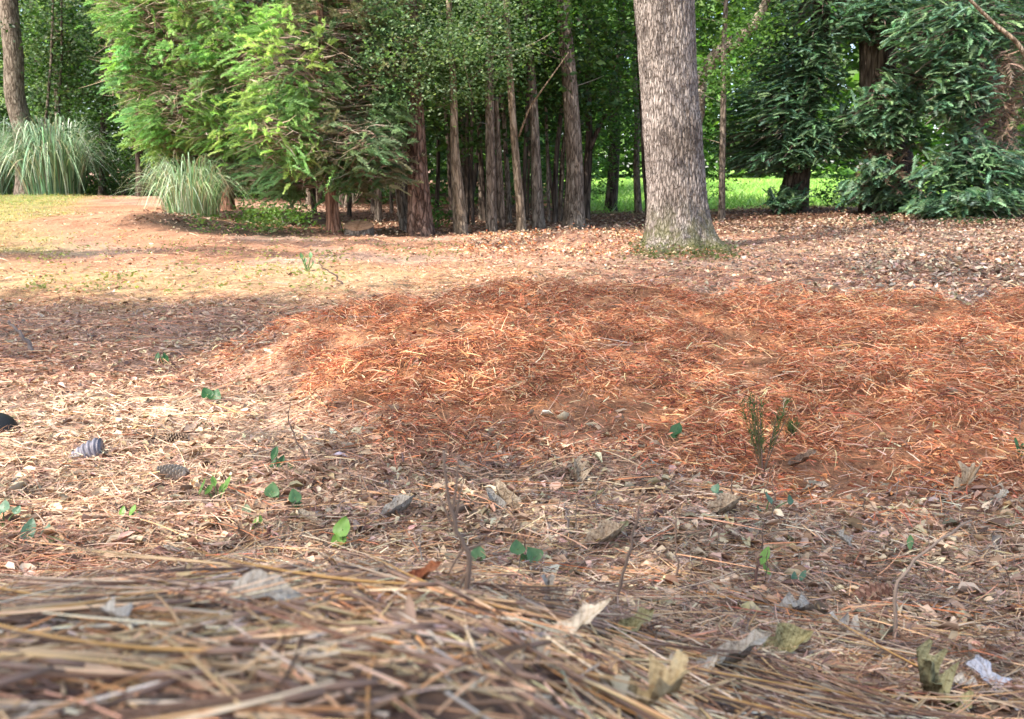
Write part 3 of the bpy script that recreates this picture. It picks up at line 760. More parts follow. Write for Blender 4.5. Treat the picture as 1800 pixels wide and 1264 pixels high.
conifer('dark conifer with a leaning trunk in front of the bright field', [(1392, 377, 50), (1402, 330, 42), (1420, 220, 36), (1436, 100, 32), (1446, 0, 30)], 13.3,
        [(1340, 200, -.3, .72, .8, .52, 240), (1425, 250, -.8, .4, .3, .35, 70), (1440, 120, -.8, .4, .3, .4, 70), (1365, 110, -.1, .5, .8, .4, 130), (1420, 140, -.5, .6, .7, .8, 190), (1350, 280, -.2, .7, .7, .18, 120), (1480, 250, -.3, .5, .5, .35, 110),
         (1290, 250, .2, .35, .5, .3, 80), (1380, 350, -.4, .25, .25, .14, 50), (1450, 20, -.2, 1.2, 1, .5, 260), (1440, -200, 0, 2.0, 1.8, 1.5, 420)])
conifer('widest dark conifer trunk with dead hanging twigs', [(1562, 372, 72), (1556, 300, 66), (1552, 200, 62), (1550, 90, 56), (1548, 0, 52)], 12.6,
        [(1640, 140, -.5, .6, .6, .4, 150), (1560, 190, -.9, .45, .3, .45, 110), (1545, 300, -.9, .3, .2, .2, 40), (1570, 30, -.6, .8, .6, .3, 150), (1520, 335, -.5, .45, .4, .2, 80), (1580, 235, -.7, .45, .4, .2, 70), (1500, 210, -.3, .35, .5, .2, 50),
         (1600, 350, -.5, .6, .4, .14, 110), (1560, -200, 0, 2.0, 1.8, 1.4, 380)], dead=[(1600, 160, -.5, .5, .4, .4, 45), (1570, 280, -.7, .4, .2, .4, 45)])
conifer('reddish trunked conifer with low sweeping green branches at the clearing edge', [(1688, 360, 28), (1686, 260, 26), (1692, 150, 24), (1697, 0, 22)], 11.5,
        [(1760, 295, -.5, .6, .7, .24, 170), (1690, 150, -.7, .45, .3, .5, 100), (1690, 260, -.6, .35, .3, .3, 50), (1650, 310, -.4, .4, .4, .2, 80), (1760, 350, -.8, .8, .5, .13, 190), (1650, 60, -.4, .7, .6, .4, 170), (1680, 180, -.3, .45, .5, .3, 80), (1780, 40, -.3, .8, .6, .4, 150), (1690, 365, -.6, .8, .4, .10, 120),
         (1720, -200, 0, 1.8, 1.6, 1.3, 350)], mat='pinebark', dead=[(1750, 110, -.3, .6, .5, .45, 110), (1770, 200, -.2, .5, .4, .3, 70)])
conifer('slender conifer stem deepest among the dark conifers', [(1722, 345, 14), (1720, 260, 13), (1726, 150, 12), (1735, 0, 11)], 14.5,
        [(1780, 160, .5, .8, .8, .6, 130), (1820, 280, 0, .8, .8, .5, 130), (1650, 40, 1.5, .9, .8, .5, 90), (1860, 80, 0, 1, 1, 1.2, 160)], dead=[(1730, 230, 0, .4, .4, .5, 50)])
# bare pale bough crossing high among the conifers
b = base_of(1850, 372, 9.5)
t = empty('bare_sapling', b, 'bare pale leaning sapling crossing above the low conifer branches', 'tree')
mb = MB(); tube(mb, smooth_path([b, P(1835, 160, 9.5), P(1790, 75, 9.4), P(1745, 40, 9.4), P(1695, -10, 9.3), P(1640, -70, 9.2)], 24), np.linspace(.03, .012, 24), 7)
mb.obj('trunk', M['tanbark'], t, smooth=True)

# --- stems standing deep in the shaded wood
deep = []
for k in range(34):
    deep.append((U(520, 1050), U(11.5, 19), U(.045, .13)))
for k in range(16):
    deep.append((U(-60, 520), U(18, 26), U(.06, .2)))
for k in range(14):
    deep.append((U(770, 1000), U(10.6, 13), U(.04, .075)))
lab = ['slim dark stem standing deep in the shaded wood', 'dim brown stem standing deep in the shaded wood']
for k, (px, Y, dia) in enumerate(deep):
    if 600 < px < 660 and Y < 13: Y += 3
    m = ['darkbark', 'greybark'][k % 3 == 0]
    lean = U(-34, 34)
    py = 372
    wp = dia * F / Y
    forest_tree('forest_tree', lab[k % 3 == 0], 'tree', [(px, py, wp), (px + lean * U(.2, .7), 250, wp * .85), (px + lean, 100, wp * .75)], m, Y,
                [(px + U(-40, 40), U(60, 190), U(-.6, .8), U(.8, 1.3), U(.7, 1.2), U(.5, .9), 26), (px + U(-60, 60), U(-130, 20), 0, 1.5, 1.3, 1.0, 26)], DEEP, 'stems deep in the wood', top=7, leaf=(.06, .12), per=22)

# understorey shrubs along the forest edge
def shrub(px, py, Y, rx, rz, m, label, cols=FOREST, leaf=(.035, .07), name='shrub'):
    b = base_of(px, py, Y)
    t = empty(name, b, label, 'shrub')
    st = MB(); n = 9
    dd = unit(rdir(n, .5, 1.0)); prisms(st, np.tile(b, (n, 1)), dd, U(.6, 1.3, n) * rz, U(.01, .022, n), 4, rdir(n) * .2, pal([(.16, .12, .09)], n), 4)
    st.obj('stems', M['twig'], t)
    blob_crown(t, [(b + np.array((0, 0, rz * .95)), (rx, rx * .8, rz * .9), m)], cols, leaf, 'foliage', per=20, sway=.12)
shrub(455, 392, 11.0, .32, .20, 45, 'low pale leafy weed patch under the bright cedar', [(.16, .27, .07), (.11, .2, .05)], (.03, .06))
shrub(500, 404, 9.9, .25, .15, 30, 'low leafy weed beside the reddish cedar trunk', [(.14, .25, .06), (.09, .17, .04)], (.03, .055))
shrub(395, 370, 13.5, .7, .45, 80, 'leafy bush filling the gap behind the smaller pampas clump')
shrub(215, 352, 17.8, .6, .45, 70, 'dark leafy bush between the two pampas clumps', DEEP)
shrub(770, 398, 10.4, .16, .16, 18, 'small bright green bush at the foot of the reddish pine', [(.09, .2, .04), (.07, .15, .03)])
shrub(715, 240, 10.8, .01, .01, 1, 'tiny leaf tuft against the reddish pine bark') if False else None
shrub(1005, 330, 15.5, .9, .8, 90, 'leafy understorey bush beyond the two tone trunk')
shrub(1225, 350, 16.8, .7, .7, 60, 'leafy bush behind the foot of the big oak')
shrub(1480, 365, 14.2, .5, .3, 40, 'bright leafy bush under the leaning conifer', [(.10, .22, .05), (.07, .16, .035)])
shrub(900, 330, 20.0, 2.2, 1.4, 130, 'broad dark bush deep behind the forest edge stems', DEEP, (.06, .12))
shrub(620, 330, 19.0, 2.0, 1.3, 120, 'broad dark bush deep behind the low stump', DEEP, (.06, .12))
shrub(300, 330, 21.0, 2.4, 1.7, 150, 'broad dark bush deep behind the pampas clumps', DEEP, (.06, .12))
shrub(20, 320, 22.0, 2.6, 2.0, 150, 'broad dark bush behind the tall grey brown pine', DEEP, (.06, .12))

# --- far woods that read as one mass
def woods(name, label, x0, x1, Y0, Y1, z1, n, cols, leaf, zmin=0.0):
    mb = MB(); m = n // 24
    c = np.stack([U(x0, x1, m), U(Y0, Y1, m), np.zeros(m)], 1)
    c[:, 2] = gz(c[:, 0], c[:, 1]) + zmin + U(0, 1, m) * z1
    idx = np.repeat(np.arange(m), 24); pt = c[idx] + rng.standard_normal((m * 24, 3)) * leaf * 3.2
    leaves(mb, pt, U(.6, 1.4, m * 24) * leaf, pal(cols, m, .25)[idx] * U(.8, 1.2, (m * 24, 1)), up=.6)
    props(mb.obj(name, M['foliage']), label, 'woods', kind='stuff')
woods('woods', 'deep green woods filling the view behind the forest edge', -36, 2.2, 24, 34, 11, 150000, DEEP + FOREST + [(.17, .29, .07)], .22)  # last tone paints sunlit leaf clusters into the colour
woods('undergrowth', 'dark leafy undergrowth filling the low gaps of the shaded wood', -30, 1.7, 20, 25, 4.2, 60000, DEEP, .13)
woods('treeline', 'sunlit line of trees on the far side of the field', -15, 85, 60, 82, 26, 130000, [(.12, .22, .05), (.09, .18, .04), (.15, .26, .07)], .8)

# --- canopy overhead: unseen crowns above the frame, leaf clusters placed to shade chosen ground
def shade_tree(tree, hull, n, zlo, zhi, hole, cols=FOREST, per=30, extra=()):
    """leaf clusters of a broad crown, shaped to shade the hull ground and extra points"""
    mb = MB(); pts = []
    while len(pts) < n:
        x, y = U(hull[0], hull[1]), U(hull[2], hull[3])
        if hole(x, y): continue
        h = U(zlo, zhi)
        pts.append((x + SUN[0] / SUN[2] * h, y + SUN[1] / SUN[2] * h, h))
    for (x, y) in extra:
        h = U(zlo, zhi); pts.append((x + SUN[0] / SUN[2] * h, y + SUN[1] / SUN[2] * h, h))
    n = len(pts); c = np.array(pts); idx = np.repeat(np.arange(n), per)
    sc = np.where(np.arange(n) < n - len(extra), 1.0, .45)[idx][:, None]
    pt = c[idx] + rng.standard_normal((n * per, 3)) * np.array((.36, .36, .18)) * sc
    leaves(mb, pt, U(.08, .15, n * per), pal(cols, n * per, .2), up=1.0)
    return props(mb.obj('crown', M['foliage'], tree), kind='stuff')

def lit(x, y):
    """ground the sun reaches in the photograph"""
    j = .25 * float(fbm(np.array([x * .9]), np.array([y * .9]), seed=500)[0])
    edge = 4.1 + 1.9 * float(sst(-.6, 1.2, np.array(x))) + j
    if y > edge and x < 1.0 + j * 2 + .0 * y and y < 30: return True
    if -2.6 < x < -.12 + j and 1.0 < y < 2.35 + j: return True
    if y > 7.0 and x < 1.4 and U(0, 1) < .6: return True
    return False
mb = MB(); m = 1100; h = U(5, 9, m); gx = U(-1.6, 6, m); gy = U(13.9, 23, m)  # unseen leaves added along the sun line to darken the wood
c = np.stack([gx + SUN[0] / SUN[2] * h, gy + SUN[1] / SUN[2] * h, h], 1); idx = np.repeat(np.arange(m), 24)
leaves(mb, c[idx] + rng.standard_normal((m * 24, 3)) * .4, U(.12, .24, m * 24), pal(FOREST, m * 24, .2), up=1.0)
props(mb.obj('added_leaf_roof', M['foliage']), 'unseen roof of leaves added to shade the wood', 'woods', kind='stuff')
tb = np.array((-5.2, -4.8, 0.0)); tb[2] = float(gz(tb[0], tb[1]))
shade = empty('oak_tree', tb, 'broad unseen oak behind the viewer, crown shaped to shade the clearing', 'tree')
mb = MB(); tube(mb, smooth_path([tb + np.array((0, 0, -.1)), tb + np.array((.1, 0, 3)), tb + np.array((.5, .2, 9))], 30), np.linspace(.34, .10, 30), 14)
mb.obj('trunk', M['oakbark'], shade, smooth=True)
shade_tree(shade, (-6.5, 3.2, -2.5, 6.5), 1080, 6.0, 9.0, lit, extra=[(DIP[0] + U(-.75, .75), DIP[1] + .05 + U(-.3, .3)) for _ in range(70)] + [(q, 6.3 + .25 * math.sin(q * 2) - .12 * q + U(-.12, .12)) for q in U(-4.2, -1.0, 60)] + [(q, 7.6 - .1 * q + U(-.12, .12)) for q in U(-2.6, .6, 45)] + [(U(-3.8, .8), U(2.75, 3.85)) for _ in range(130)] + [(U(-.3, 2.8), U(.1, 1.7)) for _ in range(55)])  # extra clusters added to darken the hollow, streaks, near band and foreground
shade_tree(oak, (2.0, 9.5, 1.5, 10.3), 330, 4.6, 8.5, lambda x, y: lit(x, y))

# --- pampas grass
def pampas(px, py, Y, h, rx, n, label, cols):
    b = base_of(px, py, Y)
    t = empty('pampas_grass', b, label, 'pampas grass')
    a = U(0, 2 * np.pi, n); rr = np.sqrt(U(0, 1, n)) * .40 * rx
    R_ = U(.15, 1.0, n) ** .8 * rx; H = h * (1.12 - .5 * (R_ / rx) ** 1.5) * U(.75, 1.1, n); om = np.pi * U(.55, .95, n) * (.72 + .36 * R_ / rx)
    aa = a + rng.standard_normal(n) * .35; dh = np.stack([np.cos(aa), np.sin(aa), np.zeros(n)], 1); sd = np.stack([-np.sin(aa), np.cos(aa), U(-.3, .3, n)], 1)
    p = b + np.stack([np.cos(a) * rr, np.sin(a) * rr, np.full(n, -.02)], 1); wd = U(.008, .018, n) * b[1] / 13; K = 10; ex = U(1.1, 1.9, n)
    V = np.zeros((n, K + 1, 2, 3))
    for k in range(K + 1):
        t_ = k / K; c = p + dh * (R_ * .85 * t_ ** ex)[:, None]; c[:, 2] += H * np.sin(om * t_)
        hw = sd * (wd * .5 * (1 - .85 * t_ ** 2))[:, None]; V[:, k, 0] = c - hw; V[:, k, 1] = c + hw
    V[..., 2] = np.maximum(V[..., 2], gz(V[..., 0], V[..., 1]) + .01)
    Q = np.concatenate([(np.arange(n) * (K + 1) * 2)[:, None] + np.array([2 * k, 2 * k + 1, 2 * k + 3, 2 * k + 2]) for k in range(K)], 1).reshape(-1, 4)
    mb = MB(); mb.add(V.reshape(-1, 3), Q=Q, col=np.repeat(pal(cols, n, .3), (K + 1) * 2, 0))
    props(mb.obj('blades', M['pampas'], t), kind='stuff')
PG = [(.18, .31, .17), (.27, .40, .25), (.10, .19, .10), (.50, .58, .42), (.36, .36, .22)]
pampas(100, 356, 17.0, 1.42, 1.3, 950, 'larger blue green pampas grass clump on the lawn crest', PG)
pampas(338, 380, 10.9, .78, .82, 560, 'smaller pale pampas grass clump under the bright cedar', [(.27, .42, .22), (.40, .53, .33), (.17, .29, .13), (.56, .65, .48), (.42, .38, .24)])
pampas(-12, 352, 18.5, 1.5, .9, 350, 'half hidden pampas grass clump behind the tall pine', PG)

# --- undergrowth along the edge and ivy weeds round the oak's foot
mb = MB()
def weeds(px0, px1, py0, py1, n, size, cols, h):
    for k in range(n):
        g = G(U(px0, px1), U(py0, py1)); m = 9
        leaves(mb, g + np.stack([rng.standard_normal(m) * .06, rng.standard_normal(m) * .06, U(.01, h, m)], 1), U(size * .6, size * 1.3, m), pal(cols, m), up=.8)
WC = [(.12, .21, .05), (.09, .17, .04), (.17, .24, .08), (.22, .24, .10)]
weeds(420, 545, 384, 412, 55, .05, WC, .12)
weeds(560, 690, 392, 412, 10, .04, WC, .06)
weeds(1112, 1290, 434, 462, 130, .032, [(.10, .13, .045), (.16, .17, .07), (.22, .20, .12)], .08)
weeds(330, 500, 385, 410, 40, .045, WC, .08)
weeds(560, 840, 425, 460, 26, .03, [(.20, .22, .09), (.25, .24, .11)], .05)
weeds(60, 620, 410, 520, 120, .026, [(.26, .29, .10), (.34, .32, .13)], .05)
weeds(1500, 1800, 382, 396, 40, .05, [(.05, .10, .05), (.08, .12, .05)], .08)
props(mb.obj('ground_weeds', M['foliage']), 'scattered low weeds along the forest edge and round the big oak foot', 'weeds', kind='stuff')

# ------------------------------------------------------------------ the stump
b = base_of(631, 411); wst = 64 * b[1] / F / 2
t = empty('tree_stump', b, 'low sawn stump with an orange cut top in front of the dark wood', 'stump')
a = np.arange(40) * 2 * np.pi / 40; rr = wst * .80 * (1 + .12 * fbm(np.cos(a) * 3, np.sin(a) * 3, np.full(40, 2.0), seed=9))
ztop = lambda f: b[2] + .085 + .010 * (1 - f) + np.sin(a) * rr * f * .30
mb = MB(); rows = []
for t_ in np.linspace(0, 1, 9):
    fl = 1 + .35 * (1 - t_) ** 3 * (1 + .5 * np.sin(a * 5)) + .04 * fbm(np.cos(a) * 9, np.sin(a) * 9, np.full(40, t_ * 2), seed=19)
    rows.append(np.stack([b[0] + np.cos(a) * rr * fl, b[1] + np.sin(a) * rr * fl, (b[2] - .05) * (1 - t_) + (ztop(1) - .002) * t_], 1))
q = [[r_ * 40 + j, r_ * 40 + (j + 1) % 40, (r_ + 1) * 40 + (j + 1) % 40, (r_ + 1) * 40 + j] for r_ in range(8) for j in range(40)]
mb.add(np.concatenate(rows), Q=q); mb.obj('bark', M['greybark'], t)
mb = MB()
rows = [np.stack([b[0] + np.cos(a) * rr * f, b[1] + np.sin(a) * rr * f, ztop(f)], 1) for f in (1.0, .66, .33, .02)]
q = []
for r_ in range(3):
    for j in range(40): q.append([r_ * 40 + j, r_ * 40 + (j + 1) % 40, (r_ + 1) * 40 + (j + 1) % 40, (r_ + 1) * 40 + j])
mb.add(np.concatenate(rows), Q=q)
mb.obj('cut_top', mat_leaf('sawn_wood', (.42, .20, .11), (.58, .34, .20), scale=30), t)

# ------------------------------------------------------------------ small things on the ground
TWC = [(.20, .14, .10), (.28, .21, .16), (.15, .10, .075)]
def twig(pix, w0, label, side=(), Y=None, col=(.22, .15, .11), name='twig', lift=0.0, group=None):
    """pix from the foot up, in the upright plane of the foot"""
    b = G(pix[0][0], pix[0][1]) if Y is None else P(pix[0][0], pix[0][1], Y)
    mb = MB(); Yb = b[1]
    pts = [b + np.array((0, 0, -.01 + lift))] + [P(px, py, Yb + (q[0] if q else 0)) for (px, py, *q) in pix[1:]]
    p = smooth_path(pts, 16); p += .0012 * rng.standard_normal(p.shape) * Yb
    tube(mb, p, np.linspace(w0, w0 * .45, 16) * Yb / F / 2, 6, col=col)
    for s in side:
        q = smooth_path([P(px, py, Yb) for (px, py) in s], 10); tube(mb, q, np.linspace(w0 * .55, w0 * .25, 10) * Yb / F / 2, 5, col=col)
    o = mb.obj(name, M['twig'], origin=b, smooth=True)
    return props(o, label, 'twig', group)
twig([(824, 1068), (826, 1010), (822, 965), (806, 940), (795, 905), (785, 860), (780, 790)], 13, 'upright bare twig with many thin side shoots in the near litter',
     [[(822, 965), (850, 955), (880, 945)], [(800, 915), (806, 880), (812, 850)], [(806, 940), (790, 915), (776, 880)], [(818, 960), (800, 985), (788, 1010)], [(826, 1000), (812, 1020), (805, 1050)], [(795, 905), (803, 850), (806, 800)]])
twig([(1075, 1085), (1090, 1030), (1108, 970), (1118, 930), (1122, 890)], 8, 'knobbly dark twig leaning up beside the pale curled leaf')
twig([(1572, 1143), (1574, 1080), (1577, 1020), (1610, 985), (1655, 945), (1704, 915)], 8, 'bent bare twig rising then leaning over in the near litter', col=(.30, .22, .17))
twig([(1000, 945), (998, 915), (994, 885)], 7, 'short stubby twig near the curled pale leaves', col=(.3, .23, .19))
twig([(1191, 1035), (1192, 985), (1187, 930), (1190, 890)], 5, 'thin straight twig between the knobbly twig and the low seedlings')
twig([(1320, 1045), (1330, 1000), (1340, 975)], 7, 'short dark reddish twig below the upright green sprout', col=(.16, .09, .07))
twig([(478, 968), (472, 945), (470, 930)], 14, 'short thick dark stub with a green shoot beside it', col=(.13, .06, .045))
twig([(58, 622), (48, 600), (30, 580), (14, 566)], 9, 'crooked grey branch end poking up from the red litter', [[(48, 600), (40, 596), (33, 590)]], col=(.26, .2, .17), name='stick')
twig([(605, 498), (585, 482), (560, 462)], 4, 'thin leaning twig at the edge of the sunny strip', col=(.2, .14, .11))
twig([(967, 580), (963, 555)], 6, 'short dark stick standing in the orange straw heap', col=(.10, .07, .055))
twig([(745, 1010), (738, 965), (740, 935)], 4, 'thin grey twig before the bright green seedling', col=(.3, .25, .22))
twig([(545, 820), (520, 770), (505, 735), (510, 705)], 3.5, 'wiry twig in the pale sunny litter', [[(520, 770), (500, 768), (480, 776)]])
twig([(708, 825), (709, 795)], 4, 'tiny upright twig beside the dark litter strip', col=(.22, .15, .15))
twig([(1110, 1000), (1106, 960)], 4, 'small upright stem before the curled tan leaf')
for k in range(26):
    px, py = U(700, 1790), U(860, 1080)
    twig([(px, py), (px + U(-8, 8), py - U(20, 45)), (px + U(-18, 18), py - U(45, 85))], U(2.2, 4), 'thin bare upright stem in the near litter', col=TWC[k % 3], group='thin bare stems in the litter')

def stick(p0, p1, wpx, label, col=(.4, .28, .18)):
    a, b2 = G(*p0), G(*p1); mb = MB()
    p = np.linspace(a, b2, 14); p[:, 2] = gz(p[:, 0], p[:, 1]) + wpx * a[1] / F / 2 + .004
    p[:, 1] += .006 * vnoise(np.linspace(0, 4, 14), np.full(14, p0[0] * 1.3))
    tube(mb, p, np.linspace(1, .6, 14) * wpx * a[1] / F / 2, 7, col=col)
    props(mb.obj('stick', M['twig'], origin=a, smooth=True), label, 'stick')
stick((120, 856), (188, 838), 9, 'light brown stick lying in the sunny litter by the lower pine cone')
stick((85, 752), (140, 775), 9, 'short weathered stick behind the ribbed pipe', (.42, .34, .26))
stick((1200, 1190), (1300, 1130), 4, 'slim stick across the near needles', (.34, .2, .13))
stick((560, 560), (700, 548), 4, 'thin branch lying on the shaded litter', (.26, .2, .17))
stick((1020, 510), (1070, 516), 4, 'small fallen twig on the grey brown litter', (.3, .22, .18))

# --- pine cones
def cone(px, py, L, yaw, label, cols, open_=.5):
    g = G(px, py); t = empty('pine_cone', g, label, 'pine cone')
    ax = np.array((math.cos(yaw), math.sin(yaw), .08)); ax /= np.linalg.norm(ax)
    s1 = unit(np.cross(ax, np.array((0, 0, 1.0)))); s2 = np.cross(s1, ax)
    c0 = g + np.array((0, 0, L * .24)) - ax * L * .5
    core = MB(); tt = np.linspace(0, 1, 12); rad = L * .26 * np.sin(np.pi * np.clip(tt * .82 + .14, 0, 1)) * (1 - .35 * tt)
    tube(core, c0 + ax * (tt * L)[:, None], rad * .8 + .001, 12, col=(.10, .065, .045)); core.obj('core', M['twig'], t, smooth=True)
    sc = MB(); n = 110
    for k in range(n):
        f = (k + .5) / n; a = k * 2.39996; r = float(np.interp(f, tt, rad))
        o = math.cos(a) * s1 + math.sin(a) * s2; tg = np.cross(ax, o); w = L * .085 * (1.1 - .5 * f); l = L * .13
        base = c0 + ax * f * L + o * r * .7; out = unit(o * (.6 + open_) + ax * .55)
        tip = base + out * l; nn = np.cross(tg, out)
        cc = cols[k % len(cols)]
        V = [base - tg * w * .5, base + tg * w * .5, tip + tg * w, tip - tg * w, tip + out * l * .18 + nn * .0, tip - nn * w * .55]
        sc.add(V, T=[(0, 1, 2), (0, 2, 3), (3, 2, 4), (3, 5, 2), (2, 5, 4), (5, 3, 4)], col=cc)
    props(sc.obj('scales', M['litter'], t), kind='stuff')
CN = [(.42, .31, .22), (.50, .38, .28), (.32, .22, .15)]
cone(308, 780, .050, .1, 'small pale pine cone in the sunny litter beside the ribbed pipe', CN)
cone(306, 846, .056, 2.9, 'grey tan pine cone below the other in the sunny litter', [(.38, .29, .21), (.46, .37, .28)])
cone(236, 742, .036, 1.2, 'weathered dark pine cone nearest the orange straw on the sunny side', [(.30, .22, .16), (.24, .17, .12)])
cone(1530, 1068, .052, .5, 'dark brown open pine cone behind the bent bare twig', [(.20, .10, .075), (.30, .18, .13), (.14, .07, .05)], .9)

# --- ribbed pipe end and black cap
g = G(152, 806); t = None
mb = MB(); n = 90; tt = np.linspace(0, 1, n); r0 = .020
path = np.stack([g[0] - .038 + .062 * tt, np.full(n, g[1]) + .01 * tt, g[2] - .012 + .030 * np.sin(tt * 1.5)], 1)
rr = r0 * (.55 + .5 * tt) * (1 + .12 * np.sign(np.sin(tt * 2 * np.pi * 7)) * np.abs(np.sin(tt * 2 * np.pi * 7)) ** .5)
tube(mb, path, rr, 22)
k = NT('grey_ribbed_plastic'); k.l(k.ramp(k.noise(60, 3), [(.3, (.14, .125, .14)), (.7, (.33, .30, .33))]), k.b.inputs['Base Color']); k.b.inputs['Roughness'].default_value = .45
props(mb.obj('ribbed_pipe', k.m, origin=g, smooth=True), 'grey ribbed plastic pipe end half buried in the sunny litter', 'pipe')
g = G(-14, 758)
mb = MB(); tt = np.linspace(0, 1, 24); rad = .054 * np.sqrt(np.clip(1 - (tt * 1.0) ** 2.4, 0, 1))
tube(mb, np.stack([np.full(24, g[0] - .002), np.full(24, g[1]), g[2] - .012 + .054 * tt], 1), rad + .0008, 26, disp=lambda a, z: .05 * np.sin(a * 2 + 1))
k = NT('black_plastic'); k.b.inputs['Base Color'].default_value = (.012, .011, .011, 1); k.b.inputs['Roughness'].default_value = .55; k.bump(k.noise(80, 3), .2, .002)
props(mb.obj('plastic_cap', k.m, origin=g, smooth=True), 'black rounded plastic cap poking out of the sunny litter at the picture edge', 'cap')

# --- needles fallen on top of the leaves
mb = MB()
x, y = fan(2600, .7, 3.5); keep = (straw_mask(x, y) < .5); x, y = x[keep], y[keep]; n = len(x)
ang = rng.standard_normal(n) * .8 + (U(0, 1, n) < .5) * np.pi; L = U(.05, .16, n)
p, d = drape(x, y, ang, L, U(.008, .022, n), U(.008, .03, n)); bend = rdir(n) * .15; bend[:, 2] = -U(0, .15, n)
ribbons(mb, p, d, L, U(.0011, .0017, n) * (.8 + .3 * y), 4, bend, col=pal(NEED + STRAW[:3], n, .22))
props(mb.obj('fallen_needles', M['needle']), 'loose needles fallen across the dead leaves of the clearing', 'pine needles', kind='stuff')

# --- green seedlings
def leaf_mesh(kind, L, W, curl=.15, fold=.18, seed=0, nlen=9, crumple=0.0):
    """one leaf with outline, midrib fold and curl; along +Y from the origin, up +Z"""
    r = np.random.default_rng(seed); t = np.linspace(0, 1, nlen)
    if kind == 'oak': w = np.sin(np.pi * np.clip(t * .92 + .05, 0, 1)) ** .7 * (.72 + .34 * np.sin(t * 22 + r.uniform(0, 6))) * (.55 + .6 * t)
    elif kind == 'heart': w = np.sin(np.pi * np.clip(t, .0, 1) ** .62) ** .8
    else: w = np.sin(np.pi * np.clip(t * .96 + .02, 0, 1)) ** .85
    rows = []
    a1, a2 = r.uniform(-1, 1, 2)
    for j, f in enumerate((-1, -.5, 0, .5, 1)):
        x = f * w * W / 2 * (1 + crumple * .5 * vnoise(t * 7, np.full(nlen, f * 3.0), seed=seed)); y = t * L + crumple * .05 * L * vnoise(t * 5, np.full(nlen, f * 2.0 + 9), seed=seed)
        zz = abs(f) * fold * W * w * (1 + .3 * r.standard_normal()) + curl * L * ((t - .35) ** 2 - .12) * 2.2 + .10 * W * np.sin(t * 5 + a1 * 3) * f * (.5 + a2 * .5) + .03 * W * np.sin(t * 13 + f * 4 + a1 * 5) + crumple * .09 * W * vnoise(t * 6, np.full(nlen, f * 2.2 + 4), seed=seed + 3)
        rows.append(np.stack([x, y, zz], 1))
    V = np.stack(rows, 1).reshape(-1, 3); i = (np.arange(nlen - 1) * 5)[:, None] + np.arange(4)[None]
    Q = np.stack([i, i + 1, i + 6, i + 5], -1).reshape(-1, 4)
    return V, Q

def mat_green(name, a, b):
    k = NT(name); f = k.noise(90, 3); col = k.ramp(f, [(.3, a), (.7, b)]); k.l(col, k.b.inputs['Base Color'])
    k.b.inputs['Roughness'].default_value = .45; t = k.n('ShaderNodeBsdfTranslucent'); m = k.n('ShaderNodeMixShader'); m.inputs[0].default_value = .35
    k.l(col, t.inputs[0]); k.l(k.b.outputs[0], m.inputs[1]); k.l(t.outputs[0], m.inputs[2]); k.l(m.outputs[0], k.out.inputs[0]); return k.m
GM = {'bright': mat_green('fresh_green_leaf', (.16, .32, .05), (.24, .42, .08)), 'mid': mat_green('green_leaf', (.09, .20, .07), (.16, .29, .11)),
      'dark': mat_green('dark_green_leaf', (.03, .11, .03), (.06, .17, .05)), 'blue': mat_green('blue_green_leaf', (.09, .18, .10), (.14, .25, .15)), 'pale': mat_green('pale_green_leaf', (.22, .29, .15), (.32, .38, .22))}
def seedling(px, py, label, tone, lv, stem_px=None, name='seedling', kind='heart'):
    """lv = leaves as (px, py of the leaf centre, size px)"""
    b = G(px, py); Yb = b[1]; t = empty(name, b, label, 'seedling')
    sm = MB()
    for (lx, ly, s) in lv:
        q = P(lx, ly, Yb); tube(sm, smooth_path([b, (b + q) / 2 + np.array((U(-.003, .003), 0, .004)), q], 7), np.linspace(.0012, .0007, 7) * Yb, 5, col=(.16, .2, .08))
    sm.obj('stem', M['twig'], t, smooth=True)
    for (lx, ly, s) in lv:
        q = P(lx, ly, Yb); L = s * Yb / F
        V, Q = leaf_mesh(kind, L, L * (.92 if kind == 'heart' else .45), .12, .15, int(U(0, 1e6)))
        m_ = MB(); m_.add(V - np.array((0, L * .4, 0)), Q=Q)
        o = m_.obj('leaf', GM[tone], t, origin=(0, 0, 0), smooth=True)
        o.location = tuple(q - b); o.rotation_euler = (U(.5, 1.15), U(-.3, .3), U(-.9, .9))
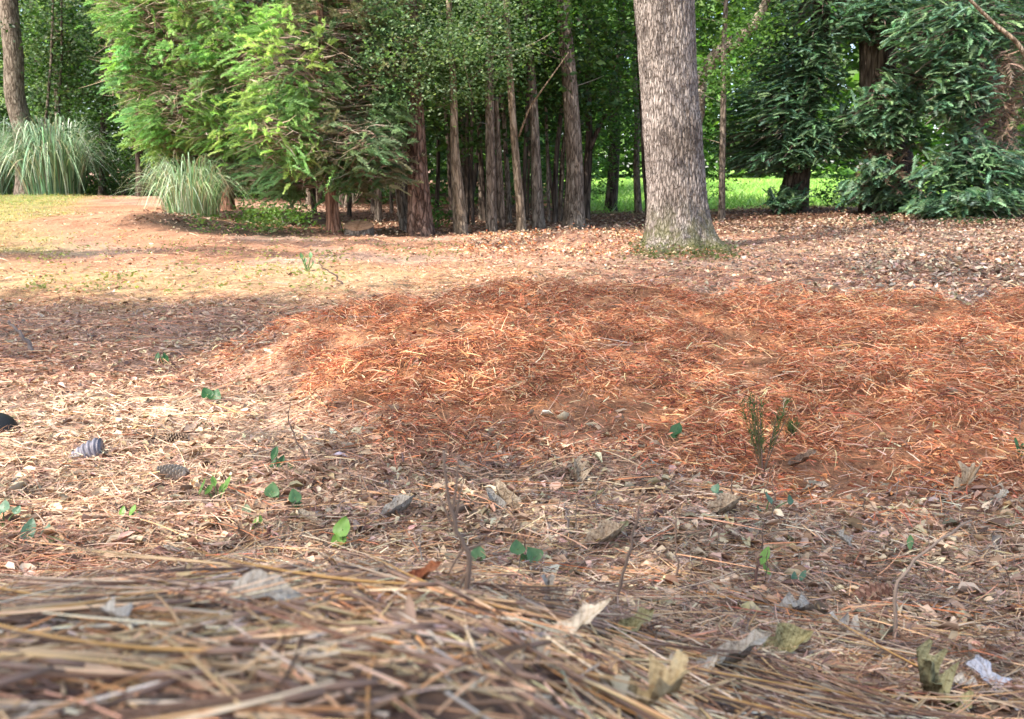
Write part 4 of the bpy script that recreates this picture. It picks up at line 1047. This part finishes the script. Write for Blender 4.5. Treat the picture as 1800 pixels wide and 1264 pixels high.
def seed_list():
    seedling(378, 708, 'dark glossy seedling at the corner of the orange straw', 'dark', [(364, 693, 24), (378, 697, 26), (384, 703, 16)])
    seedling(524, 900, 'two leaved mid green seedling with round leaves', 'mid', [(518, 874, 28), (522, 889, 30)])
    seedling(482, 885, 'single round dull green leaf seedling next to the two leaved one', 'mid', [(478, 864, 30), (487, 872, 18)])
    seedling(436, 915, 'pale faded round leaf seedling', 'pale', [(433, 899, 24)])
    seedling(606, 975, 'bright yellow green seedling with broad lobed leaves', 'bright', [(602, 930, 40), (594, 952, 30), (606, 944, 22)])
    seedling(842, 1000, 'dull green leaf partly behind the upright twig base', 'mid', [(840, 976, 34)])
    seedling(925, 1005, 'paired mid green seedling in the open litter', 'mid', [(909, 965, 32), (938, 978, 36), (922, 985, 24)])
    seedling(1190, 778, 'dark green seedling with a pale leaf underside at the straw edge', 'dark', [(1190, 757, 28), (1183, 764, 20)])
    seedling(1345, 910, 'blue green leaf pair below the needle leaved shrublet', 'blue', [(1352, 878, 26), (1336, 902, 24), (1388, 880, 20)])
    seedling(1262, 885, 'faint blue green sprig beside the curled pale leaves', 'blue', [(1258, 860, 20), (1266, 872, 20)])
    seedling(1348, 1030, 'upright narrow green sprout above the short reddish twig', 'bright', [(1343, 980, 38), (1349, 1004, 26)], kind='long')
    seedling(1602, 975, 'single small green leaf by the bent bare twig', 'mid', [(1600, 956, 28)], kind='long')
    seedling(1400, 1040, 'low dark blue green leaves between the twigs', 'blue', [(1396, 1020, 30), (1410, 1014, 26)], kind='long')
    seedling(1795, 805, 'dark spiky leaves cut off by the picture edge', 'dark', [(1790, 790, 36), (1800, 796, 30)], kind='long')
    seedling(8, 930, 'tall blue green seedling at the picture edge', 'blue', [(8, 892, 26), (-2, 905, 24), (30, 898, 18)])
    seedling(66, 958, 'flat spreading blue green leaf on the near litter', 'blue', [(48, 940, 56), (80, 944, 44)], kind='long')
    seedling(380, 885, 'yellow green sprig with narrow leaves on the sunny side', 'bright', [(355, 858, 30), (398, 853, 34), (376, 848, 24), (366, 862, 26), (390, 864, 26)], kind='long')
    seedling(232, 918, 'small yellow green tuft in the sunny litter', 'bright', [(214, 902, 24), (232, 900, 26), (240, 908, 18)], kind='long')
    seedling(500, 830, 'dark green grassy sprout on a mossy clod', 'dark', [(482, 800, 30), (492, 815, 30), (515, 826, 28), (478, 818, 24)], kind='long')
    seedling(285, 640, 'low grey green rosette in the red litter', 'dark', [(276, 631, 22), (292, 630, 22), (284, 634, 18)], kind='long')
    seedling(540, 478, 'slender green sapling shoot at the sunny strip end', 'mid', [(530, 452, 14), (546, 450, 16), (536, 460, 14), (550, 464, 12), (538, 470, 12)], kind='long')
    seedling(452, 935, 'thin green shoot before the dark stub', 'bright', [(446, 922, 22), (462, 930, 20), (458, 915, 18)], kind='long')
    seedling(590, 962, 'tiny yellow leaf sprout under the bright lobed leaves', 'bright', [(586, 955, 16)])
seed_list()
def shrublet(px, py, hpx, wpx, n, label):
    b = G(px, py); Yb = b[1]; t = empty('shrublet', b, label, 'shrublet')
    mb = MB(); st = MB(); m = 8; h = hpx * Yb / F
    dd = unit(np.stack([U(-.32, .32, m), U(-.3, .3, m), np.ones(m)], 1)); LL = U(.55, 1, m) * h
    prisms(st, np.tile(b, (m, 1)), dd, LL, .0016 * Yb, 5, rdir(m) * .1, pal([(.16, .11, .07)], m), 4)
    k = rng.integers(0, m, n); f = U(.3, 1, n) ** .8
    ribbons(mb, b + dd[k] * (LL[k] * f)[:, None], unit(dd[k] + .9 * rdir(n)), U(.008, .020, n), U(.0010, .002, n), 1, col=pal([(.12, .17, .06), (.18, .21, .09), (.09, .13, .045)], n))
    st.obj('stems', M['twig'], t); props(mb.obj('needles', M['conifer'], t), kind='stuff')
shrublet(1340, 838, 165, 60, 520, 'upright needle leaved shrublet at the front of the straw heap')
shrublet(1392, 782, 45, 40, 250, 'small needle leaved sprig beside the taller shrublet')

# --- fallen leaves that can be told apart
LM = {'tan': mat_leaf('tan_dead_leaf', (.40, .28, .18), (.55, .42, .29)), 'pale': mat_leaf('pale_dead_leaf', (.40, .33, .26), (.58, .50, .40)), 'brown': mat_leaf('brown_dead_leaf', (.20, .12, .08), (.32, .21, .14)),
      'grey': mat_leaf('grey_dead_leaf', (.29, .25, .21), (.46, .41, .35)), 'olive': mat_leaf('olive_dead_leaf', (.22, .20, .10), (.34, .31, .17)), 'red': mat_leaf('red_brown_leaf', (.24, .075, .045), (.42, .16, .07)),
      'yellow': mat_leaf('yellow_dead_leaf', (.38, .28, .15), (.50, .39, .23)), 'white': mat_leaf('whitish_dead_leaf', (.46, .39, .32), (.64, .57, .48)), 'violet': mat_leaf('silvery_dead_leaf', (.42, .40, .43), (.58, .56, .60))}
LMESH = {}
def leaf_data(tone, kind, v):
    key = (tone, kind, v)
    if key not in LMESH:
        V, Q = leaf_mesh(kind, 1.0, .62 if kind == 'oak' else .42, [.15, .3, -.25, .45][v % 4], [.2, .5, .35, .9][v % 4], 100 + v * 7 + len(kind), 17, 1.0)
        m_ = MB(); m_.add(V - np.array((0, .5, 0)), Q=Q); LMESH[key] = m_.mesh('fallen_leaf', LM[tone], smooth=True)
    return LMESH[key]
def fallen(px, py, s, tone, kind, v, rot, label, group=None, lift=.3, Y=None):
    lift = .38 if group is None else lift
    g = G(px, py + s * .12)
    L = s * g[1] / F
    o = bpy.data.objects.new('fallen_leaf', leaf_data(tone, kind, v)); C.objects.link(o)
    o.location = (g[0], g[1], g[2] + L * lift * .5 + .004); o.scale = (L, L, L); o.rotation_euler = rot
    return props(o, label, 'leaf', group)
Hn = [
 (1015, 1112, 150, 'pale', 'long', 0, (.55, .1, -1.2), 'large whitish leaf lying behind the olive one in the near litter'),
 (1105, 1122, 110, 'olive', 'long', 1, (.5, .4, -1.1), 'olive curled leaf touching the large whitish leaf'),
 (970, 1072, 95, 'grey', 'oak', 1, (1.25, 0, .3), 'upright pale pinkish leaf standing on edge'),
 (1290, 1172, 150, 'grey', 'long', 1, (.45, 0, -1.5), 'greenish grey broad leaf under the rolled one'),
 (1372, 1158, 120, 'olive', 'long', 3, (.2, .6, -1.25), 'rolled olive leaf like a tube on the near needles'),
 (1130, 1252, 200, 'yellow', 'oak', 1, (.35, .1, -1.4), 'big tan leaf cut off by the lower picture edge'),
 (1243, 1183, 60, 'white', 'long', 0, (.7, .4, -.7), 'small white leaf tip beside the greenish grey leaf'),
 (1492, 1122, 90, 'white', 'oak', 1, (.45, -.2, 1.3), 'whitish crumpled leaf under the dark brown pine cone'),
 (1405, 1085, 110, 'grey', 'oak', 2, (.4, 0, 1.6), 'grey crumpled leaf with a dark hollow'),
 (1640, 1225, 130, 'olive', 'oak', 3, (.7, .3, .9), 'curled brown olive oak leaf with raised edges'),
 (1745, 1215, 120, 'violet', 'oak', 0, (.6, .2, .3), 'silvery lilac leaf near the lower corner'),
 (1700, 1225, 90, 'white', 'oak', 2, (.5, 0, 1.3), 'cream leaf beside the silvery lilac leaf'),
 (1062, 960, 85, 'tan', 'long', 3, (.3, .3, -1.4), 'curled tan leaf rolled lengthwise before the knobbly twig'),
 (1085, 948, 60, 'olive', 'long', 1, (.4, 0, -.9), 'faded green leaf behind the curled tan leaf'),
 (890, 890, 80, 'tan', 'long', 3, (.5, .5, 1.0), 'curled dry leaf spread like a bow in the open litter'),
 (870, 895, 60, 'grey', 'long', 3, (.6, 0, .8), 'thin grey rolled leaf crossing the bow shaped one'),
 (1015, 848, 60, 'tan', 'oak', 3, (.8, .4, .7), 'star shaped curled leaf behind the stubby twig'),
 (1045, 878, 45, 'olive', 'long', 0, (.5, 0, -1.2), 'green grey leaf by the stubby twig'),
 (470, 1072, 170, 'grey', 'long', 2, (.25, .2, -1.45), 'long silvery grey leaf across the needle mound'),
 (205, 1105, 110, 'white', 'oak', 2, (.5, .1, 1.2), 'whitish crumbled leaf sunk in the needle mound'),
 (315, 1035, 80, 'yellow', 'oak', 0, (.9, .2, -1.0), 'cream yellow leaf in the dark hollow of the needle mound'),
 (735, 1035, 100, 'red', 'long', 1, (.4, .2, -1.2), 'red brown leaf tucked in the mound top'),
 (1180, 1085, 60, 'yellow', 'oak', 0, (.6, 0, 1.0), 'yellow tan leaf behind the olive curled leaf'),
 (950, 1170, 60, 'white', 'oak', 1, (.7, 0, .5), 'cream blurred leaf at the mound shoulder'),
 (915, 1172, 55, 'pale', 'oak', 2, (.8, 0, -.5), 'pale blurred leaf beside the cream one'),
 (435, 950, 60, 'brown', 'oak', 1, (.5, 0, 1.0), 'brown lobed leaf before the thin green shoot'),
 (1410, 815, 60, 'brown', 'long', 1, (.3, .1, -1.2), 'dark brown leaf at the straw heap foot'),
 (1690, 860, 80, 'tan', 'oak', 3, (.4, .3, -.9), 'broken tan leaves lump on the bare red soil'),
 (1755, 885, 50, 'pale', 'long', 1, (.3, 0, -1.0), 'narrow pale leaf lying on the bare red soil'),
 (1480, 960, 60, 'grey', 'oak', 2, (.6, 0, .4), 'grey leaf under the leaning bent twig'),
 (1270, 905, 75, 'tan', 'long', 3, (.3, .2, -1.5), 'long rolled tan leaf beside the blue green sprig'),
 (545, 925, 60, 'tan', 'long', 1, (.4, 0, 1.2), 'oval tan leaf close to the bright seedling'),
 (700, 905, 70, 'grey', 'long', 3, (.3, 0, -1.3), 'grey green rolled leaf near the upright twig'),
]
for h in Hn: fallen(h[0], h[1], h[2] * 1.0, h[3], h[4], h[5], (h[6][0] * .6, h[6][1] * .7, h[6][2]), h[7])
tones = ['tan', 'pale', 'brown', 'grey', 'olive', 'yellow']
tl = {'tan': 'small tan dead leaf lying among the litter', 'pale': 'small pale dead leaf lying among the litter', 'brown': 'small brown dead leaf lying among the litter', 'grey': 'small grey dead leaf lying among the litter',
      'olive': 'small olive dead leaf lying among the litter', 'yellow': 'small yellowish dead leaf lying among the litter'}
for k in range(250):
    right = U(0, 1) < .72
    px, py = (U(820, 1800), U(880, 1190)) if right else (U(-10, 850), U(840, 1000))
    tn = tones[rng.choice(6, p=[.27, .2, .2, .15, .08, .1])]
    fallen(px, py, U(14, 36) * (py / 1000) ** 1.3, tn, ['oak', 'long'][k % 2], k % 8, (U(-.25, .5), U(-.6, .6), U(-3.1, 3.1)), tl[tn], 'small %s dead leaves in the litter' % tn)

# acorn and reddish bud
def nut(px, py, spx, name, label, c1, c2, Y=None):
    g = G(px, py) if Y is None else P(px, py, Y); r = spx * g[1] / F / 2
    mb = MB(); tt = np.linspace(0, 1, 16); rad = r * np.sin(np.pi * np.clip(tt, .02, .99)) ** .6 * (1 - .15 * tt)
    tube(mb, g + np.stack([tt * r * .5, -tt * r * .3, tt * 2.1 * r - .2 * r], 1), rad + 1e-4, 16)
    t = props(mb.obj(name, mat_leaf(name + '_skin', c1, c2, .5), origin=g, smooth=True), label, name.replace('_', ' '))
nut(1318, 1116, 34, 'acorn', 'round olive brown acorn on the near needles', (.24, .18, .10), (.34, .27, .15))
nut(375, 1225, 44, 'seed_bud', 'pink red bud in the blurred needles', (.42, .13, .13), (.58, .26, .20))

# ------------------------------------------------------------------ needles of the mound in front of the lens
def mound_pts(n, y0=.17, y1=.95):
    y = U(0, 1, n) ** .8 * (y1 - y0) + y0
    x = U(-.72, .72, n) * (y + .08)
    return x, y
mb = MB()
x, y = mound_pts(17000, .17, 1.15); n = len(x)
ang = np.where(U(0, 1, n) < .6, rng.standard_normal(n) * .55 - .14 + (U(0, 1, n) < .5) * np.pi, U(0, 2 * np.pi, n))
L = np.where(U(0, 1, n) < .4, U(.012, .05, n), U(.05, .15, n))
p, d = drape(x, y, ang, L, U(-.012, .010, n), U(-.012, .018, n))
bend = rdir(n) * .16; bend[:, 2] = -U(0, .06, n)
e = p + d * L[:, None]; cc = np.array((0, 0, CAMZ))
ok = ((x / y < .3) | (U(0, 1, n) < .55)) & (np.linalg.norm(p - cc, axis=1) > .17) & (np.linalg.norm(e - cc, axis=1) > .17) & (np.linalg.norm((p + e) / 2 - cc, axis=1) > .165)
prisms(mb, p[ok], d[ok], L[ok], U(.0008, .0016, n)[ok], 4, bend[ok], pal(NEED + [(.20, .12, .08), (.10, .06, .045), (.60, .50, .40), (.66, .54, .42)], n, .28)[ok], 4, .4)
x, y = mound_pts(600, .3, 1.1); n = len(x)
dead_leaves(mb, np.stack([x, y, gz(x, y) + U(-.002, .008, n)], 1), U(.008, .022, n), pal(BROWN, n, .3))
props(mb.obj('mound_needles', M['needle']), 'dense brown pine needles of the mound closest to the lens', 'pine needles', kind='stuff')

NM = []
for v in range(14):
    m_ = MB(); q = 2 + v % 2; L = U(.11, .18)
    dd = unit(np.stack([U(-.03, .03, q), np.ones(q), U(-.03, .03, q)], 1))
    prisms(m_, np.zeros((q, 3)) + U(-.0005, .0005, (q, 3)), dd, np.full(q, L), np.full(q, U(.0011, .0015)), 7, np.tile(rdir(1) * .12, (q, 1)) + rdir(q) * .05, pal([NEED[v % 9], NEED[(v * 5 + 3) % 9]], q, .15), 5, .35)
    tube(m_, np.array([(0, -.006, 0), (0, .004, 0), (0, .016, 0)]), (.0010, .0013, .0010), 6, col=(.22, .13, .09))
    NM.append(m_.mesh('pine_needle', M['needle'], smooth=True))
k = 0
while k < 290:
    x, y = mound_pts(1, .2, .9); x, y = float(x[0]), float(y[0])
    yaw = (rng.standard_normal() * .5 - .12 + (U(0, 1) < .5) * math.pi) if U(0, 1) < .6 else U(0, 6.28)
    if x / y > .3 and U(0, 1) < .6: continue
    h0, h1 = U(.008, .016), U(.006, .02)
    if y > .5 and U(0, 1) < .1: h1 += U(.01, .03)
    p, d = drape(np.array([x]), np.array([y]), np.array([yaw]), np.array([.15]), h0, h1)
    if min(np.linalg.norm(p[0] + d[0] * f - cc) for f in (0, .07, .16)) < .19: continue
    o = bpy.data.objects.new('pine_needle', NM[k % 14]); C.objects.link(o); k += 1
    o.location = tuple(p[0]); o.rotation_mode = 'QUATERNION'
    o.rotation_quaternion = Vector(d[0]).to_track_quat('Y', 'Z')
    props(o, 'loose brown pine needle bundle lying on the mound closest to the lens', 'pine needle', 'loose needle bundles on the near mound')
